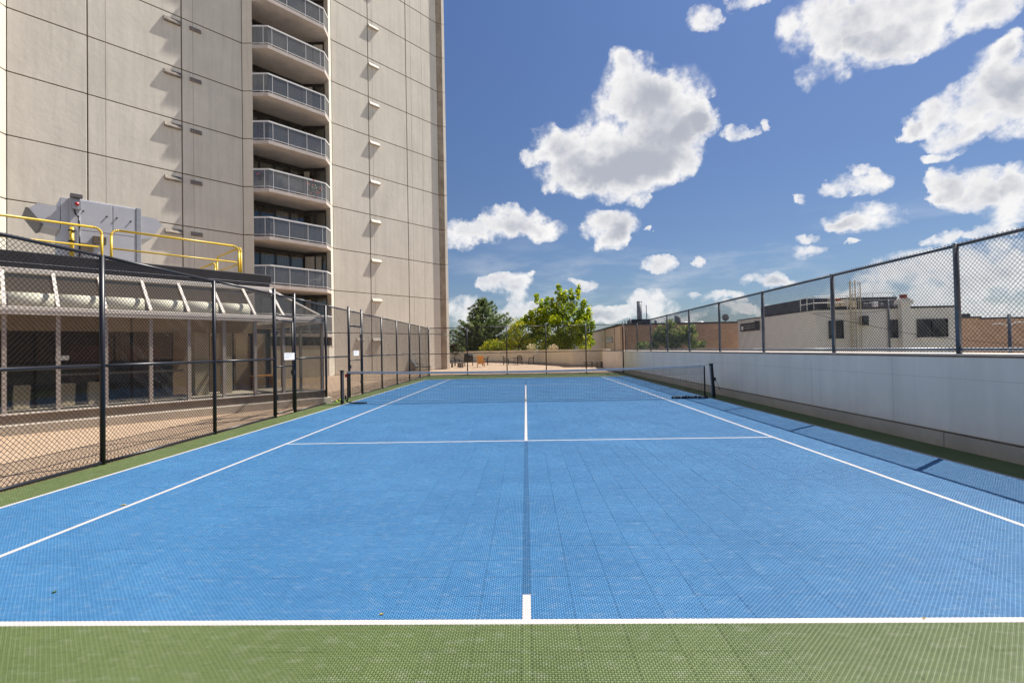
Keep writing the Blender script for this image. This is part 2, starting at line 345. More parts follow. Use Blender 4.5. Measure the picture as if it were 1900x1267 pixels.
def brick_mat(name, c1, c2, mortar, sx, rot=None, w=0.22, h=0.075, dark=0.25):
    m = bpy.data.materials.new(name); m.use_nodes = True; nt = m.node_tree; N = nt.nodes; L = nt.links
    b = N['Principled BSDF']; b.inputs['Roughness'].default_value = 0.9
    g = N.new('ShaderNodeNewGeometry'); mp = N.new('ShaderNodeMapping'); L.new(g.outputs['Position'], mp.inputs[0])
    if rot: mp.inputs['Rotation'].default_value = rot
    br = N.new('ShaderNodeTexBrick'); L.new(mp.outputs[0], br.inputs['Vector'])
    br.inputs['Color1'].default_value = (*c1, 1); br.inputs['Color2'].default_value = (*c2, 1); br.inputs['Mortar'].default_value = (*mortar, 1)
    br.inputs['Scale'].default_value = 1.0; br.inputs['Brick Width'].default_value = w; br.inputs['Row Height'].default_value = h; br.inputs['Mortar Size'].default_value = 0.008
    n = N.new('ShaderNodeTexNoise'); L.new(g.outputs['Position'], n.inputs['Vector']); n.inputs['Scale'].default_value = 1.1; n.inputs['Detail'].default_value = 6
    r = N.new('ShaderNodeMapRange'); L.new(n.outputs[0], r.inputs[0]); r.inputs[1].default_value = 0.35; r.inputs[2].default_value = 0.7; r.inputs[4].default_value = dark
    x = N.new('ShaderNodeMix'); x.data_type = 'RGBA'; L.new(r.outputs[0], x.inputs[0]); L.new(br.outputs[0], x.inputs[6]); x.inputs[7].default_value = tuple(q*0.6 for q in c1) + (1,)
    L.new(x.outputs[2], b.inputs['Base Color']); return m
M['paver'] = brick_mat('tan_pavers', (0.49, 0.35, 0.235), (0.41, 0.285, 0.185), (0.26, 0.19, 0.13), 1, None, 0.2, 0.1)
M['brick_x'] = brick_mat('brown_brick', (0.64, 0.40, 0.24), (0.50, 0.30, 0.18), (0.52, 0.42, 0.33), 1, (R(90), 0, 0), 0.4, 0.14, 0.4)

def tile_mat(name, base, dark):
    m = bpy.data.materials.new(name); m.use_nodes = True; nt = m.node_tree; N = nt.nodes; L = nt.links
    b = N['Principled BSDF']; b.inputs['Roughness'].default_value = 0.5; b.inputs['Specular IOR Level'].default_value = 0.35
    g = N.new('ShaderNodeNewGeometry'); oi = N.new('ShaderNodeObjectInfo')
    def noise(s, d=5.0, v=None):
        n = N.new('ShaderNodeTexNoise'); n.inputs['Scale'].default_value = s; n.inputs['Detail'].default_value = d; L.new(v or g.outputs['Position'], n.inputs['Vector']); return n.outputs[0]
    def mr(s, a, b_, c, d):
        r = N.new('ShaderNodeMapRange'); L.new(s, r.inputs[0]); r.inputs[1].default_value = a; r.inputs[2].default_value = b_; r.inputs[3].default_value = c; r.inputs[4].default_value = d; return r.outputs[0]
    def mix(f, a, c):
        x = N.new('ShaderNodeMix'); x.data_type = 'RGBA'; L.new(f, x.inputs[0])
        if isinstance(a, tuple): x.inputs[6].default_value = a
        else: L.new(a, x.inputs[6])
        x.inputs[7].default_value = c; return x.outputs[2]
    lt = tuple(min(1, q*1.12) for q in base) + (1,); pale = tuple(q*0.6+0.4*0.62 for q in base) + (1,)
    c = mix(mr(oi.outputs['Random'], 0, 1, 0, 0.3), lt, (*dark, 1))
    c = mix(mr(noise(0.8), 0.35, 0.7, 0, 0.5), c, (*dark, 1))
    mp = N.new('ShaderNodeMapping'); L.new(g.outputs['Position'], mp.inputs[0]); mp.inputs['Scale'].default_value = (1.0, 2.2, 1)
    c = mix(mr(noise(9.0, 8.0, mp.outputs[0]), 0.52, 0.72, 0, 0.34), c, pale)
    mp2 = N.new('ShaderNodeMapping'); L.new(g.outputs['Position'], mp2.inputs[0]); mp2.inputs['Scale'].default_value = (1.0, 1.6, 1)
    c = mix(mr(noise(24.0, 5.0, mp2.outputs[0]), 0.5, 0.72, 0, 0.45), c, tuple(q*0.72 for q in dark) + (1,))
    c = mix(mr(noise(9.0, 4.0), 0.55, 0.72, 0, 0.4), c, (*dark, 1))
    L.new(c, b.inputs['Base Color']); return m
M['blue'] = tile_mat('blue_court_tile', (0.084, 0.255, 0.475), (0.052, 0.19, 0.40))
M['green'] = tile_mat('green_court_tile', (0.165, 0.215, 0.085), (0.12, 0.165, 0.06))
M['blue_dark'] = tile_mat('dark_blue_centre_tile', (0.05, 0.17, 0.34), (0.04, 0.13, 0.29))

# ------------------------------------------------------------------ ground, court
gb = MB(); gb.poly([(-1500, -1500, -3.2), (1500, -1500, -3.2), (1500, 1500, -3.2), (-1500, 1500, -3.2)])
tag(gb.build('ground', M['bounce_ground'], origin=(0, 0, -3.2)), 'unseen ground below the podium, made pale to bounce light', kind='structure')
lb = MB(); lb.box(7.6, 120, 20, 33, -3.2, -3.12); tag(lb.build('grass_verge', M['lawn']), 'green verge beyond the concrete wall', kind='structure')

XL, XR, YB, YN, YF = -6.08, 6.12, 2.805, 14.69, 26.58
Y0, Y1 = -3.5, 30.6
court = empty('tennis_court', (0, 0, 0), 'blue and green modular tile tennis court', kind='structure')
cb_ = MB(); cb_.box(XL-0.06, XR, Y0, Y1+0.06, -0.25, -0.016); cb_.build('court_slab', M['base'], court)

T = 0.254
def lattice_mesh(name, material, w, l, cx, cy, bo=0.0025, bd=0.0021, dep=0.010):
    """open grid of straight and diagonal ribs with rims, centred on the origin"""
    b = MB(); sx = w/cx; sy = l/cy
    def rib(p, q, wd, top):
        p = Vector(p); q = Vector(q); d = (q-p).normalized(); s = Vector((-d.y, d.x, 0))*wd/2
        a, c, e, f = p+s, p-s, q-s, q+s; z = Vector((0, 0, top)); dn = Vector((0, 0, top-dep))
        i = len(b.v); b.v += [tuple(a+z), tuple(c+z), tuple(e+z), tuple(f+z), tuple(a+dn), tuple(c+dn), tuple(e+dn), tuple(f+dn)]
        b.f.append((i, i+1, i+2, i+3)); b.f.append((i, i+3, i+7, i+4)); b.f.append((i+1, i+5, i+6, i+2))
    hx, hy = w/2-0.0027, l/2-0.0018; e_ = 0.0011 if bo < .004 else bo*.6
    for k in range(cx+1):
        edge = k in (0, cx); x = -w/2+k*sx if not edge else (-hx if k == 0 else hx); rib((x, -hy, 0), (x, hy, 0), e_ if edge else bo, -0.0008 if edge else 0)
    for k in range(cy+1):
        edge = k in (0, cy); y = -l/2+k*sy if not edge else (-hy if k == 0 else hy); rib((-hx, y, 0), (hx, y, 0), e_ if edge else bo, -0.001 if edge else -0.0002)
    for k in range(-cy+(cy % 2), cx, 2):       # diagonals through every other node
        x0, y0 = (k, 0) if k >= 0 else (0, -k)
        n = min(cx-x0, cy-y0)
        if n > 0:
            rib((-w/2+x0*sx, -l/2+y0*sy, 0), (-w/2+(x0+n)*sx, -l/2+(y0+n)*sy, 0), bd, -0.0004)
            rib((w/2-x0*sx, -l/2+y0*sy, 0), (w/2-(x0+n)*sx, -l/2+(y0+n)*sy, 0), bd, -0.0006)
    me = bpy.data.meshes.new(name); me.from_pydata(b.v, [], b.f); me.materials.append(material); me.update(); return me
me_blue = lattice_mesh('tile_blue', M['blue'], T, T, 18, 18)
me_green = lattice_mesh('tile_green', M['green'], T, T, 18, 18)

# columns and rows: (centre, width) between the line strips
def span(a, b, n): s = (b-a)/n; return [(a+s*(k+0.5), s) for k in range(n)]
LW = 0.05
SX = 4.115; DX = 5.46
cols_ = []
cols_ += [(x, w, 'g') for x, w in span(XL, -DX-LW/2, 2)]
cols_ += [(x, w, 'b') for x, w in span(-DX+LW/2, -SX-LW/2, 5)] + [(x, w, 'b') for x, w in span(-SX+LW/2, -LW/2, 16)]
cols_ += [(x, w, 'b') for x, w in span(LW/2, SX-LW/2, 16)] + [(x, w, 'b') for x, w in span(SX+LW/2, DX-LW/2, 5)]
cols_ += [(x, w, 'g') for x, w in span(DX+LW/2, XR, 2)]
SVC1, SVC2 = YB+5.486, YB+18.288
rows_ = [(y, w, 'g') for y, w in span(Y0, YB-LW, 25)]
rows_ += [(y, w, 'b') for y, w in span(YB, SVC1-LW, 21)] + [(y, w, 'b') for y, w in span(SVC1, SVC2, 50)]
rows_ += [(y, w, 'b') for y, w in span(SVC2+LW, YB+23.774, 21)] + [(y, w, 'g') for y, w in span(YB+23.774+LW, Y1, 16)]
tiles = []
for x, w, c in cols_:
    for y, l, r in rows_:
        kind = 'green' if (c == 'g' or r == 'g') else 'blue'
        d = np.array([x, y, 0])-CAM; z = d@cF
        vis = False; area = 0
        if z > 0.5:
            px, py = 950+CF*(d@cR)/z, 633.5-CF*(d@cU)/z
            vis = -60 < px < 1960 and py < 1300
            area = 1/z**3
        tiles.append((-(area if vis else 0), x, y, w, l, kind))
# green ends between the line strips: the strips run only where the lines are, so fill their gaps too
tiles.sort(key=lambda q: q[0])
near = tiles[:290]; rest = tiles[290:]
proto = {}
for _, x, y, w, l, kind in near:
    o = bpy.data.objects.new('court_tile', me_blue if kind == 'blue' else me_green); col.objects.link(o); o.parent = court
    o.location = (x, y, random.uniform(-0.0006, 0.0006)); o.scale = (w/T, l/T, 1)
    proto.setdefault(kind, o)
def field(name, lst, src, lab):
    me = bpy.data.meshes.new(name)
    me.from_pydata([(q[1], q[2], random.uniform(-0.0006, 0.0006)) for q in lst], [], [])
    at_ = me.attributes.new('tile_scale', 'FLOAT_VECTOR', 'POINT')
    at_.data.foreach_set('vector', np.array([(q[3]/T, q[4]/T, 1) for q in lst]).ravel())
    o = bpy.data.objects.new(name, me); col.objects.link(o); o.parent = court; tag(o, lab, kind='stuff')
    ng = bpy.data.node_groups.new(name+'_nodes', 'GeometryNodeTree')
    ng.interface.new_socket('Geometry', in_out='INPUT', socket_type='NodeSocketGeometry'); ng.interface.new_socket('Geometry', in_out='OUTPUT', socket_type='NodeSocketGeometry')
    gi = ng.nodes.new('NodeGroupInput'); go = ng.nodes.new('NodeGroupOutput')
    ip = ng.nodes.new('GeometryNodeInstanceOnPoints'); oi = ng.nodes.new('GeometryNodeObjectInfo'); oi.inputs['Object'].default_value = src; oi.inputs['As Instance'].default_value = True
    na = ng.nodes.new('GeometryNodeInputNamedAttribute'); na.data_type = 'FLOAT_VECTOR'; na.inputs['Name'].default_value = 'tile_scale'
    ng.links.new(gi.outputs[0], ip.inputs['Points']); ng.links.new(oi.outputs['Geometry'], ip.inputs['Instance']); ng.links.new(na.outputs[0], ip.inputs['Scale']); ng.links.new(ip.outputs[0], go.inputs[0])
    md = o.modifiers.new('tiles', 'NODES'); md.node_group = ng
    return o
field('tile_field', [q for q in rest if q[5] == 'blue'], proto['blue'], 'blue court tiles further down the court')
field('tile_field', [q for q in rest if q[5] == 'green'], proto['green'], 'green court tiles round the edge of the court')

def strip(name, material, x0, x1, y0, y1, along, cells=4, bo=0.0050, bd=0.0046, z=0.0):
    """one marking: narrow lattice tiles laid end to end, joined"""
    L_ = (y1-y0) if along == 'y' else (x1-x0); n = max(1, round(L_/T)); s = L_/n; wdt = (x1-x0) if along == 'y' else (y1-y0)
    me0 = lattice_mesh('tmp', material, wdt, s, cells, 18 if s > .2 else 10, bo, bd)
    v = np.array([tuple(q.co) for q in me0.vertices]); f = [tuple(p.vertices) for p in me0.polygons]; bpy.data.meshes.remove(me0)
    V = []; Fc = []
    for k in range(n):
        c = s*(k+0.5)
        if along == 'y': p = v + np.array([(x0+x1)/2, y0+c, z])
        else:
            p = np.stack([v[:, 1]+x0+c, -v[:, 0]+(y0+y1)/2, v[:, 2]+z], 1)
        i = len(V); V += p.tolist(); Fc += [tuple(a+i for a in q) for q in f]
    me = bpy.data.meshes.new(name); me.from_pydata(V, [], Fc); me.materials.append(material); me.update()
    o = bpy.data.objects.new(name, me); col.objects.link(o); o.parent = court; return o
h = LW/2
YE = YB+23.774
strip('court_line', M['line'], -DX-h, DX+h, YB-LW, YB, 'x')
strip('court_line', M['line'], -DX-h, DX+h, YE, YE+LW, 'x')
for x in (-DX, DX): strip('court_line', M['line'], x-h, x+h, YB, YE, 'y')
for x in (-SX, SX): strip('court_line', M['line'], x-h, x+h, YB, YE, 'y')
strip('court_line', M['line'], -h, h, SVC1, SVC2, 'y')
strip('court_line', M['line'], -h, h, YB, YB+0.28, 'y')
strip('court_line', M['line'], -h, h, YE-0.28, YE, 'y')
strip('court_line', M['line'], -SX+h, SX-h, SVC1-LW, SVC1, 'x')
strip('court_line', M['line'], -SX+h, SX-h, SVC2, SVC2+LW, 'x')
for s in (-1, 1):
    a, b = sorted((s*(SX+h), s*(DX-h)))
    strip('filler_strip', M['blue'], a, b, SVC1-LW, SVC1, 'x', bo=.0024, bd=.0022); strip('filler_strip', M['blue'], a, b, SVC2, SVC2+LW, 'x', bo=.0024, bd=.0022)
strip('centre_strip', M['blue_dark'], -h, h, YB+0.28, SVC1-LW, 'y', bo=.0024, bd=.0022); strip('centre_strip', M['blue_dark'], -h, h, SVC2+LW, YE-0.28, 'y', bo=.0024, bd=.0022)
for x in (-DX, -SX, 0, SX, DX):
    strip('green_strip', M['green'], x-h, x+h, Y0, YB-LW, 'y', bo=.0024, bd=.0022)
    strip('green_strip', M['green'], x-h, x+h, YE+LW, Y1, 'y', bo=.0024, bd=.0022)
strip('green_strip', M['green'], XL, -DX-h, YB-LW, YB, 'x', bo=.0024, bd=.0022); strip('green_strip', M['green'], DX+h, XR, YB-LW, YB, 'x', bo=.0024, bd=.0022)
for s in (-1, 1):
    a, b = sorted((s*(DX+h), s*6.1))
    for yy in (YE, SVC1-LW, SVC2): strip('green_strip', M['green'], a, b, yy, yy+LW, 'x', bo=.0024, bd=.0022)

# patio paving round the court
pv = MB()
pv.box(-60, XL-0.06, -12, 90, -0.3, 0.0)
pv.box(XL-0.06, 6.6, Y1+0.06, 75, -0.3, -0.002)
tag(pv.build('patio_paving', M['paver']), 'tan paved patio beside and beyond the court', kind='structure')

# ------------------------------------------------------------------ chain link fences
def chain(p, u, L_, z0, z1, pitch, r, off):
    """woven wires of one bay as two families of slanting wires"""
    b = MB(); u = Vector(u); nrm = Vector((-u.y, u.x, 0)); H = z1-z0; k = -int(H/pitch)-1
    def pt(s, z, o): return p + u*s + Vector((0, 0, z0+z)) + nrm*o
    while k*pitch < L_:
        s0 = k*pitch
        for fam in (0, 1):
            a, c = max(0, -s0), min(H, L_-s0)
            if c-a > 0.01:
                if fam == 0: q0, q1 = (s0+a, a), (s0+c, c)
                else: q0, q1 = (s0+a, H-a), (s0+c, H-c)
                b.tube(pt(q0[0], q0[1], off+(r if fam else -r)), pt(q1[0], q1[1], off+(r if fam else -r)), r, 3)
        if 0 <= s0 < L_:   # knuckles standing over the top rail
            b.tube(pt(s0, H, off), pt(s0+pitch*.28, H+.022, off+.004), r, 3); b.tube(pt(s0+pitch*.28, H+.022, off+.004), pt(s0+pitch*.55, H, off), r, 3)
        k += 1
    return b
def fence_run(name, lab, pts, zb, zt, zm, rails, matp, matw, pr=0.03, rr=0.021, wr=0.0024, pitch=0.068, tall=(), skipbay=(), group=None, dz=0.0, mid_skip=(), side=1):
    e = empty(name, Vector(pts[0]), lab, 'fence', group)
    for i, p in enumerate(pts):
        b = MB(); p = Vector(p); top = zt + dz + (0.13 if i in tall else 0.0); rp = pr*(1.25 if i in tall else 1.0)
        b.tube(p+Vector((0, 0, zb-0.05)), p+Vector((0, 0, top)), rp, 10); b.ball(p+Vector((0, 0, top)), rp*1.05, 8, 4, (1, 1, .6))
        b.build('post', matp, e, True)
    for i, (a, c) in enumerate(zip(pts[:-1], pts[1:])):
        a = Vector(a); c = Vector(c); u = (c-a); L_ = u.length; u.normalize()
        if i not in skipbay:
            for z in rails:
                if z == zm and i in mid_skip: continue
                b = MB(); b.tube(a+u*pr+Vector((0, 0, z)), c-u*pr+Vector((0, 0, z)), rr, 8)
                b.build('rail', matp, e, True)
            chain(a, u, L_, zb+0.03, zt+0.015, pitch, wr, side*(rr+0.006)).build('chain_link', matw, e)
        else:
            b = MB(); b.tube(a+u*pr+Vector((0, 0, zt)), c-u*pr+Vector((0, 0, zt)), rr, 8)
            b.build('rail', matp, e, True)
            chain(a, u, L_, 2.5, zt+0.015, pitch, wr, side*(rr+0.006)).build('chain_link', matw, e)
            b = MB(); b.tube(a+u*pr+Vector((0, 0, 2.5)), c-u*pr+Vector((0, 0, 2.5)), rr, 8); b.build('rail', matp, e, True)
    return e
Ly = [-3.5, -0.9, 1.7, 4.28, 6.87, 9.40, 11.70, 12.72, 14.75, 16.70, 18.02, 20.53, 22.95, 25.45, 27.95, 30.6]
Lpts = [(XL, y, 0) for y in Ly]
fence_run('chain_link_fence', 'tall black chain-link fence along the left side of the court by the glass room', Lpts, 0.0, 3.0, 1.42, (0.03, 1.42, 3.0),
          M['black'], M['wire_black'], tall=(6, 7, 9, 10, 15), skipbay=(6, 9), wr=0.0034, pr=.034, rr=.024)
Fx = [XL, -3.65, -1.16, 1.30, 3.79, 6.10]
fence_run('chain_link_fence', 'black chain-link fence across the far end of the court', [(x, Y1, 0) for x in Fx], 0.0, 3.0, 1.37, (0.03, 1.37, 3.0),
          M['black'], M['wire_black'], tall=(5,), wr=0.0030, pr=.034)
# the fence behind the camera that closes the near end
fence_run('chain_link_fence', 'black chain-link fence at the near end of the court behind the viewer', [(x, Y0, 0) for x in Fx], 0.0, 3.0, 1.37, (0.03, 1.37, 3.0),
          M['black'], M['wire_black'], wr=0.0022)
XF = 6.22
Ry = [-1.3, 1.5, 4.3, 7.15, 9.98, 12.87, 15.72, 18.6, 21.45, 24.3, 27.2, 30.4]
fence_run('wall_top_fence', 'grey chain-link fence standing on top of the concrete wall right of the court', [(XF, y, 1.36) for y in Ry], 1.36-0.0, 2.92, 0, (0, 0) and (1.42, 2.90),
          M['galv'], M['wire_galv'], pr=0.036, rr=0.024, wr=0.0021, tall=()) if False else None
def wall_fence():
    e = empty('wall_top_fence', (XF, Ry[0], 1.36), 'grey chain-link fence standing on top of the concrete wall right of the court', 'fence')
    for y in Ry:
        b = MB(); b.tube((XF, y, 1.30), (XF, y, 2.92), 0.036, 10); b.ball((XF, y, 2.92), 0.037, 8, 4, (1, 1, .5)); b.build('post', M['galv'], e, True)
    b = MB(); b.tube((XF, 30.4, 2.9), (XF, 30.4, 3.22), .03, 8); b.build('post_extension', M['black'], e, True)
    for a, c in zip(Ry[:-1], Ry[1:]):
        for z, mm in ((1.415, M['galv_pale']), (2.90, M['galv'])):
            b = MB(); b.tube((XF, a+.036, z), (XF, c-.036, z), 0.024, 8); b.build('rail', mm, e, True)
        chain(Vector((XF, a, 0)), Vector((0, 1, 0)), c-a, 1.37, 2.915, 0.064, 0.0029, 0.028).build('chain_link', M['wire_galv'], e)
wall_fence()

def gate(label, ya, yc, ztop, zmid, hinge_y, sign_y, sign_z):
    x = XL-0.01; e = empty('metal_gate', (x, ya, 0), label, 'gate', 'gates in the left court fence')
    a, c = ya+0.075, yc-0.075; r = 0.02
    b = MB()
    for p, q in (((x, a, .08), (x, a, ztop)), ((x, c, .08), (x, c, ztop)), ((x, a, ztop), (x, c, ztop)), ((x, a, .08), (x, c, .08))): b.tube(p, q, r, 8)
    b.build('gate_frame', M['black'], e, True)
    b = MB(); b.tube((x, a, zmid), (x, c, zmid), 0.017, 8); b.build('middle_bar', M['black'], e, True)
    chain(Vector((x, a, 0)), Vector((0, 1, 0)), c-a, .08, ztop, 0.068, 0.0034, 0.02).build('chain_link', M['wire_black'], e)
    for z in (.45, ztop-.35):
        b = MB(); b.box(x-.03, x+.04, hinge_y-.04, hinge_y+.04, z, z+.05); b.tube((x+.02, hinge_y, z-.03), (x+.02, hinge_y, z+.08), .014, 8); b.build('hinge', M['black'], e)
    b = MB(); b.box(x-.03, x+.05, a+c-hinge_y-.03, a+c-hinge_y+.03, 1.0, 1.12); b.build('latch', M['black'], e)
    s = MB(); s.box(x+.045, x+.049, sign_y-.27, sign_y+.27, sign_z-.09, sign_z+.09); so = s.build('notice', M['paper'], e)
    for k in range(4):
        s = MB(); s.box(x+.0495, x+.0505, sign_y-.22, sign_y+(.2, .08, .16, -.04)[k], sign_z+.06-k*.035, sign_z+.068-k*.035); s.build('text_line', M['ink'], so)
gate('black gate with a wide white notice in the fence before the glass room corner', 11.70, 12.72, 2.38, 1.23, 11.79, 12.37, 1.48)
gate('black gate with a small white notice in the fence behind the left net post', 16.70, 18.02, 2.48, 1.28, 17.93, 17.32, 1.53)

# ------------------------------------------------------------------ right concrete wall
wl = empty('concrete_wall', (6.3, -4, 0), 'long pale concrete wall along the right side of the court', 'wall')
sec = lambda y: [(6.12, y, -0.2), (6.12, y, 1.295), (6.175, y, 1.355), (6.46, y, 1.36), (6.46, y, -0.2)]
joints = [-3.5, 1.2, 5.9, 10.6, 18.8, 25.0, 32.0, 38.9]
for a, c in zip(joints[:-1], joints[1:]):
    b = MB(); b.prism(sec(a+.004), (0, c-a-.008, 0)); b.build('wall_section', M['wall_conc'], wl)
b = MB(); b.box(6.13, 6.44, -3.5, 38.9, -.2, 1.33); b.build('joint_filler', M['joint'], wl)
for y0_, y1_, z_ in ((-3.4, 5.8, .98), (6.0, 18.7, 1.0), (18.9, 31.9, 1.03)):
    b = MB(); b.box(6.1185, 6.1195, y0_, y1_, z_, z_+.004); b.build('form_line', M['curb'], wl)
for y_ in (3.6, 8.3, 13.1, 16.0, 21.9, 28.5):
    b = MB(); b.box(6.1183, 6.1194, y_, y_+.005, .23, 1.29); b.build('form_line', M['curb'], wl)
cur = [-3.5, -.8, 1.9, 4.6, 7.3, 10.0, 12.7, 15.4, 18.1, 21, 24, 27, 30.4]
for i, (a, c) in enumerate(zip(cur[:-1], cur[1:])):
    b = MB(); b.box(6.085 - (.006 if i % 3 == 1 else 0), 6.117, a+.003, c-.003, -.015, 0.205 + (.0, .006, -.004)[i % 3]); bevel(b.build('base_board', M['curb'], wl), .006, 1)
b = MB(); b.tube((6.105, -3.5, .222), (6.105, 30.4, .222), .012, 6); b.build('sealant_bead', M['joint'], wl)

# patio parapet beyond the court
pp = [(6.46, 38.9), (6.46, 41.2), (3.95, 41.2), (3.75, 44.5), (2.9, 46.5), (1.4, 51.0), (-2.3, 58.9), (-7.0, 66.0), (-14, 74.0)]
pw = empty('patio_parapet', (6, 40, 0), 'low tan parapet wall round the far patio', 'wall')
for (x0, y0), (x1, y1) in zip(pp[:-1], pp[1:]):
    a = Vector((x0, y0, 0)); c = Vector((x1, y1, 0)); u = (c-a).normalized(); nn = Vector((u.y, -u.x, 0))
    if nn.y < 0: nn = -nn
    if abs(u.x) < 1e-6: nn = Vector((1, 0, 0))
    b = MB(); b.obox(a+Vector((0, 0, -.2)), c-a-u*.01, nn*.3, (0, 0, 1.62)); b.build('wall_section', M['wall_tan'], pw)
    b = MB(); b.obox(a-nn*.03+Vector((0, 0, 0)), c-a-u*.02, nn*.028, (0, 0, .22)); b.build('base_band', M['curb'], pw)
    b = MB(); b.obox(a-nn*.03+Vector((0, 0, 1.423)), c-a-u*.012, nn*.36, (0, 0, .05)); b.build('coping', M['wall_tan'], pw)

# ------------------------------------------------------------------ tennis net
net = empty('tennis_net', (0, YN, 0), 'black tennis net with grey-white headband stretched across the blue court', 'tennis net')
XA, XB = -5.40, 5.33
def ztop(x): return 0.905 + 0.075*((x-0.0)/5.4)**2
def zbot(x): return 0.03 + 0.012*math.sin(x*2.1)**2
def xg(k, n): return XA + (XB-XA)*k/n
b = MB(); n = 226
for k in range(n+1):
    x = xg(k, n); b.tube((x, YN, zbot(x)), (x, YN, ztop(x)-.02), .0024, 3)
for j in range(21):
    f = j/20; pts = []
    for k in range(0, 41):
        x = xg(k, 40); pts.append((x, YN+0.002, zbot(x)+(ztop(x)-.03-zbot(x))*f))
    b.path(pts, .0024 if j else .005, 3)
for j in range(1, 5):   # doubled upper meshes
    pts = [(xg(k, 40), YN-0.012, ztop(xg(k, 40))-.055*j-.04) for k in range(41)]
    b.path(pts, .0017, 3)
for k in range(0, n):
    x = xg(k+.5, n); b.tube((x, YN-.012, ztop(x)-.27), (x, YN-.012, ztop(x)-.03), .0014, 3)
b.build('net_mesh', M['net'], net)
b = MB()
for k in range(60):
    x0, x1 = xg(k, 60), xg(k+1, 60)
    for o in (-.011, .011):
        b.poly([(x0, YN+o, ztop(x0)-.062), (x1, YN+o, ztop(x1)-.062), (x1, YN+o*.5, ztop(x1)), (x0, YN+o*.5, ztop(x0))])
    b.poly([(x0, YN-.0055, ztop(x0)), (x1, YN-.0055, ztop(x1)), (x1, YN+.0055, ztop(x1)), (x0, YN+.0055, ztop(x0))])
b.build('headband', M['tape'], net)
for x in (XA, XB):
    b = MB(); b.box(x-.02, x+.02, YN-.006, YN+.006, .03, ztop(x)-.02); b.build('side_tape', M['net'], net)
b = MB(); b.box(-.02, .02, YN-.018, YN-.013, .0, .05); b.build('centre_anchor', M['sticker'], net)
for s in (-1, 1):
    xx = 5.53 if s > 0 else -5.57; top = 1.0
    lean = .06 if s > 0 else .0
    pl = MB(); pl.prism([(xx-.038+lean, YN-.05, 0), (xx+.042+lean, YN-.05, 0), (xx+.042+lean, YN+.05, 0), (xx-.038+lean, YN+.05, 0)], (-lean, 0, top))
    po = bevel(pl.build('post', M['post'], net), .008, 2)
    b = MB(); b.box(xx-.045, xx+.05, YN-.055, YN+.055, top-.02, top+.015); b.build('post_cap', M['post'], po)
    b = MB(); b.tube((xx-s*.04, YN, ztop(5.4)-.01), (XA if s < 0 else XB, YN, ztop(5.4)-.01), .004, 6); b.build('cable', M['galv'], net)
    b = MB(); b.tube((xx-s*.03, YN-.05, .09), (xx-s*.03+lean*0, YN-.05, .95), .006, 6); b.build('lacing_bar', M['galv_pale'], po)
b = MB(); b.box(-5.47, -5.40, YN-.03, YN-.018, .80, .90); b.build('red_tag', M['red'], net)
b = MB(); b.box(5.60, 5.66, YN-.02, YN+.04, .50, .60); b.tube((5.64, YN-.04, .55), (5.72, YN-.08, .3), .006, 6); b.tube((5.72, YN-.08, .3), (5.74, YN-.06, .26), .014, 6); b.build('winder', M['post'], net)
# slack net skirt gathered on the court by the right post
b = MB(); pr_ = None
for k in range(26):
    x = 4.35+k*.042; y = YN-.06+.05*math.sin(k*1.3); rr = .03+.012*math.sin(k*2.7)
    p = Vector((x, y, rr*.8+.004))
    if pr_ is not None: b.tube(pr_, p, rr, 7)
    pr_ = p
b.build('gathered_skirt', M['net'], net, True)
b = MB()
for k in (1, 3, 5, 9, 13, 17, 20, 23): b.box(4.36+k*.042, 4.36+k*.042+.05, YN-.105, YN-.09, .035, .055)
b.build('white_cord', M['tape'], net)
b = MB()   # strap running from the left post foot
b.path([(-5.47, YN-.03, .25), (-5.44, YN-.04, .1), (-5.33, YN-.06, .04), (-5.1, YN-.08, .02), (-4.8, YN-.05, .015)], .022, 6); b.build('loose_strap', M['net'], net, True)

# tennis balls
for i, (x, y, lab) in enumerate([(-5.97, 15.55, 'tennis ball against the fence post, furthest back of the four'), (-5.93, 15.15, 'front left tennis ball beside the fence post'), (-5.78, 15.2, 'tennis ball midway between fence post and net post'), (-5.50, 14.98, 'tennis ball just right of the left net post')]):
    b = MB(); b.ball((x, y, .034), .034, 14, 8); tag(b.build('tennis_ball', M['ball'], None, True), lab, 'tennis ball', 'tennis balls by the left net post')
b = MB(); b.ball((-4.38, 29.6, .034), .034, 12, 8); tag(b.build('tennis_ball', M['ball'], None, True), 'lone tennis ball at the far fence', 'tennis ball', 'tennis balls on the court')
# fallen leaves
for x, y, mm, lab, s in [(-4.183, 4.979, 'leaf_dry', 'curled yellow dry leaf on the left white sideline', .055), (-3.10, 3.143, 'leaf_green', 'small green leaf on the blue court at front left', .03), (-.85, 2.857, 'leaf_dry', 'small yellowish leaf beside the near baseline', .025), (4.15, 10.385, 'leaf_dry', 'brown leaf on the right white sideline', .05), (2.2, 2.79, 'leaf_dry', 'brown crumb of leaf below the near baseline right of centre', .018)]:
    b = MB(); s *= .6; c = Vector((x, y, .002)); q = [Vector((-s, 0, 0)), Vector((-s*.3, -s*.5, .002)), Vector((s*.5, -s*.35, .006)), Vector((s, 0, .001)), Vector((s*.4, s*.45, .007)), Vector((-s*.4, s*.4, .004))]
    b.poly([c+v for v in q]); b.poly([c+Vector((0, 0, .003)) + v*.7 for v in q]); tag(b.build('fallen_leaf', M[mm]), lab, 'leaf')

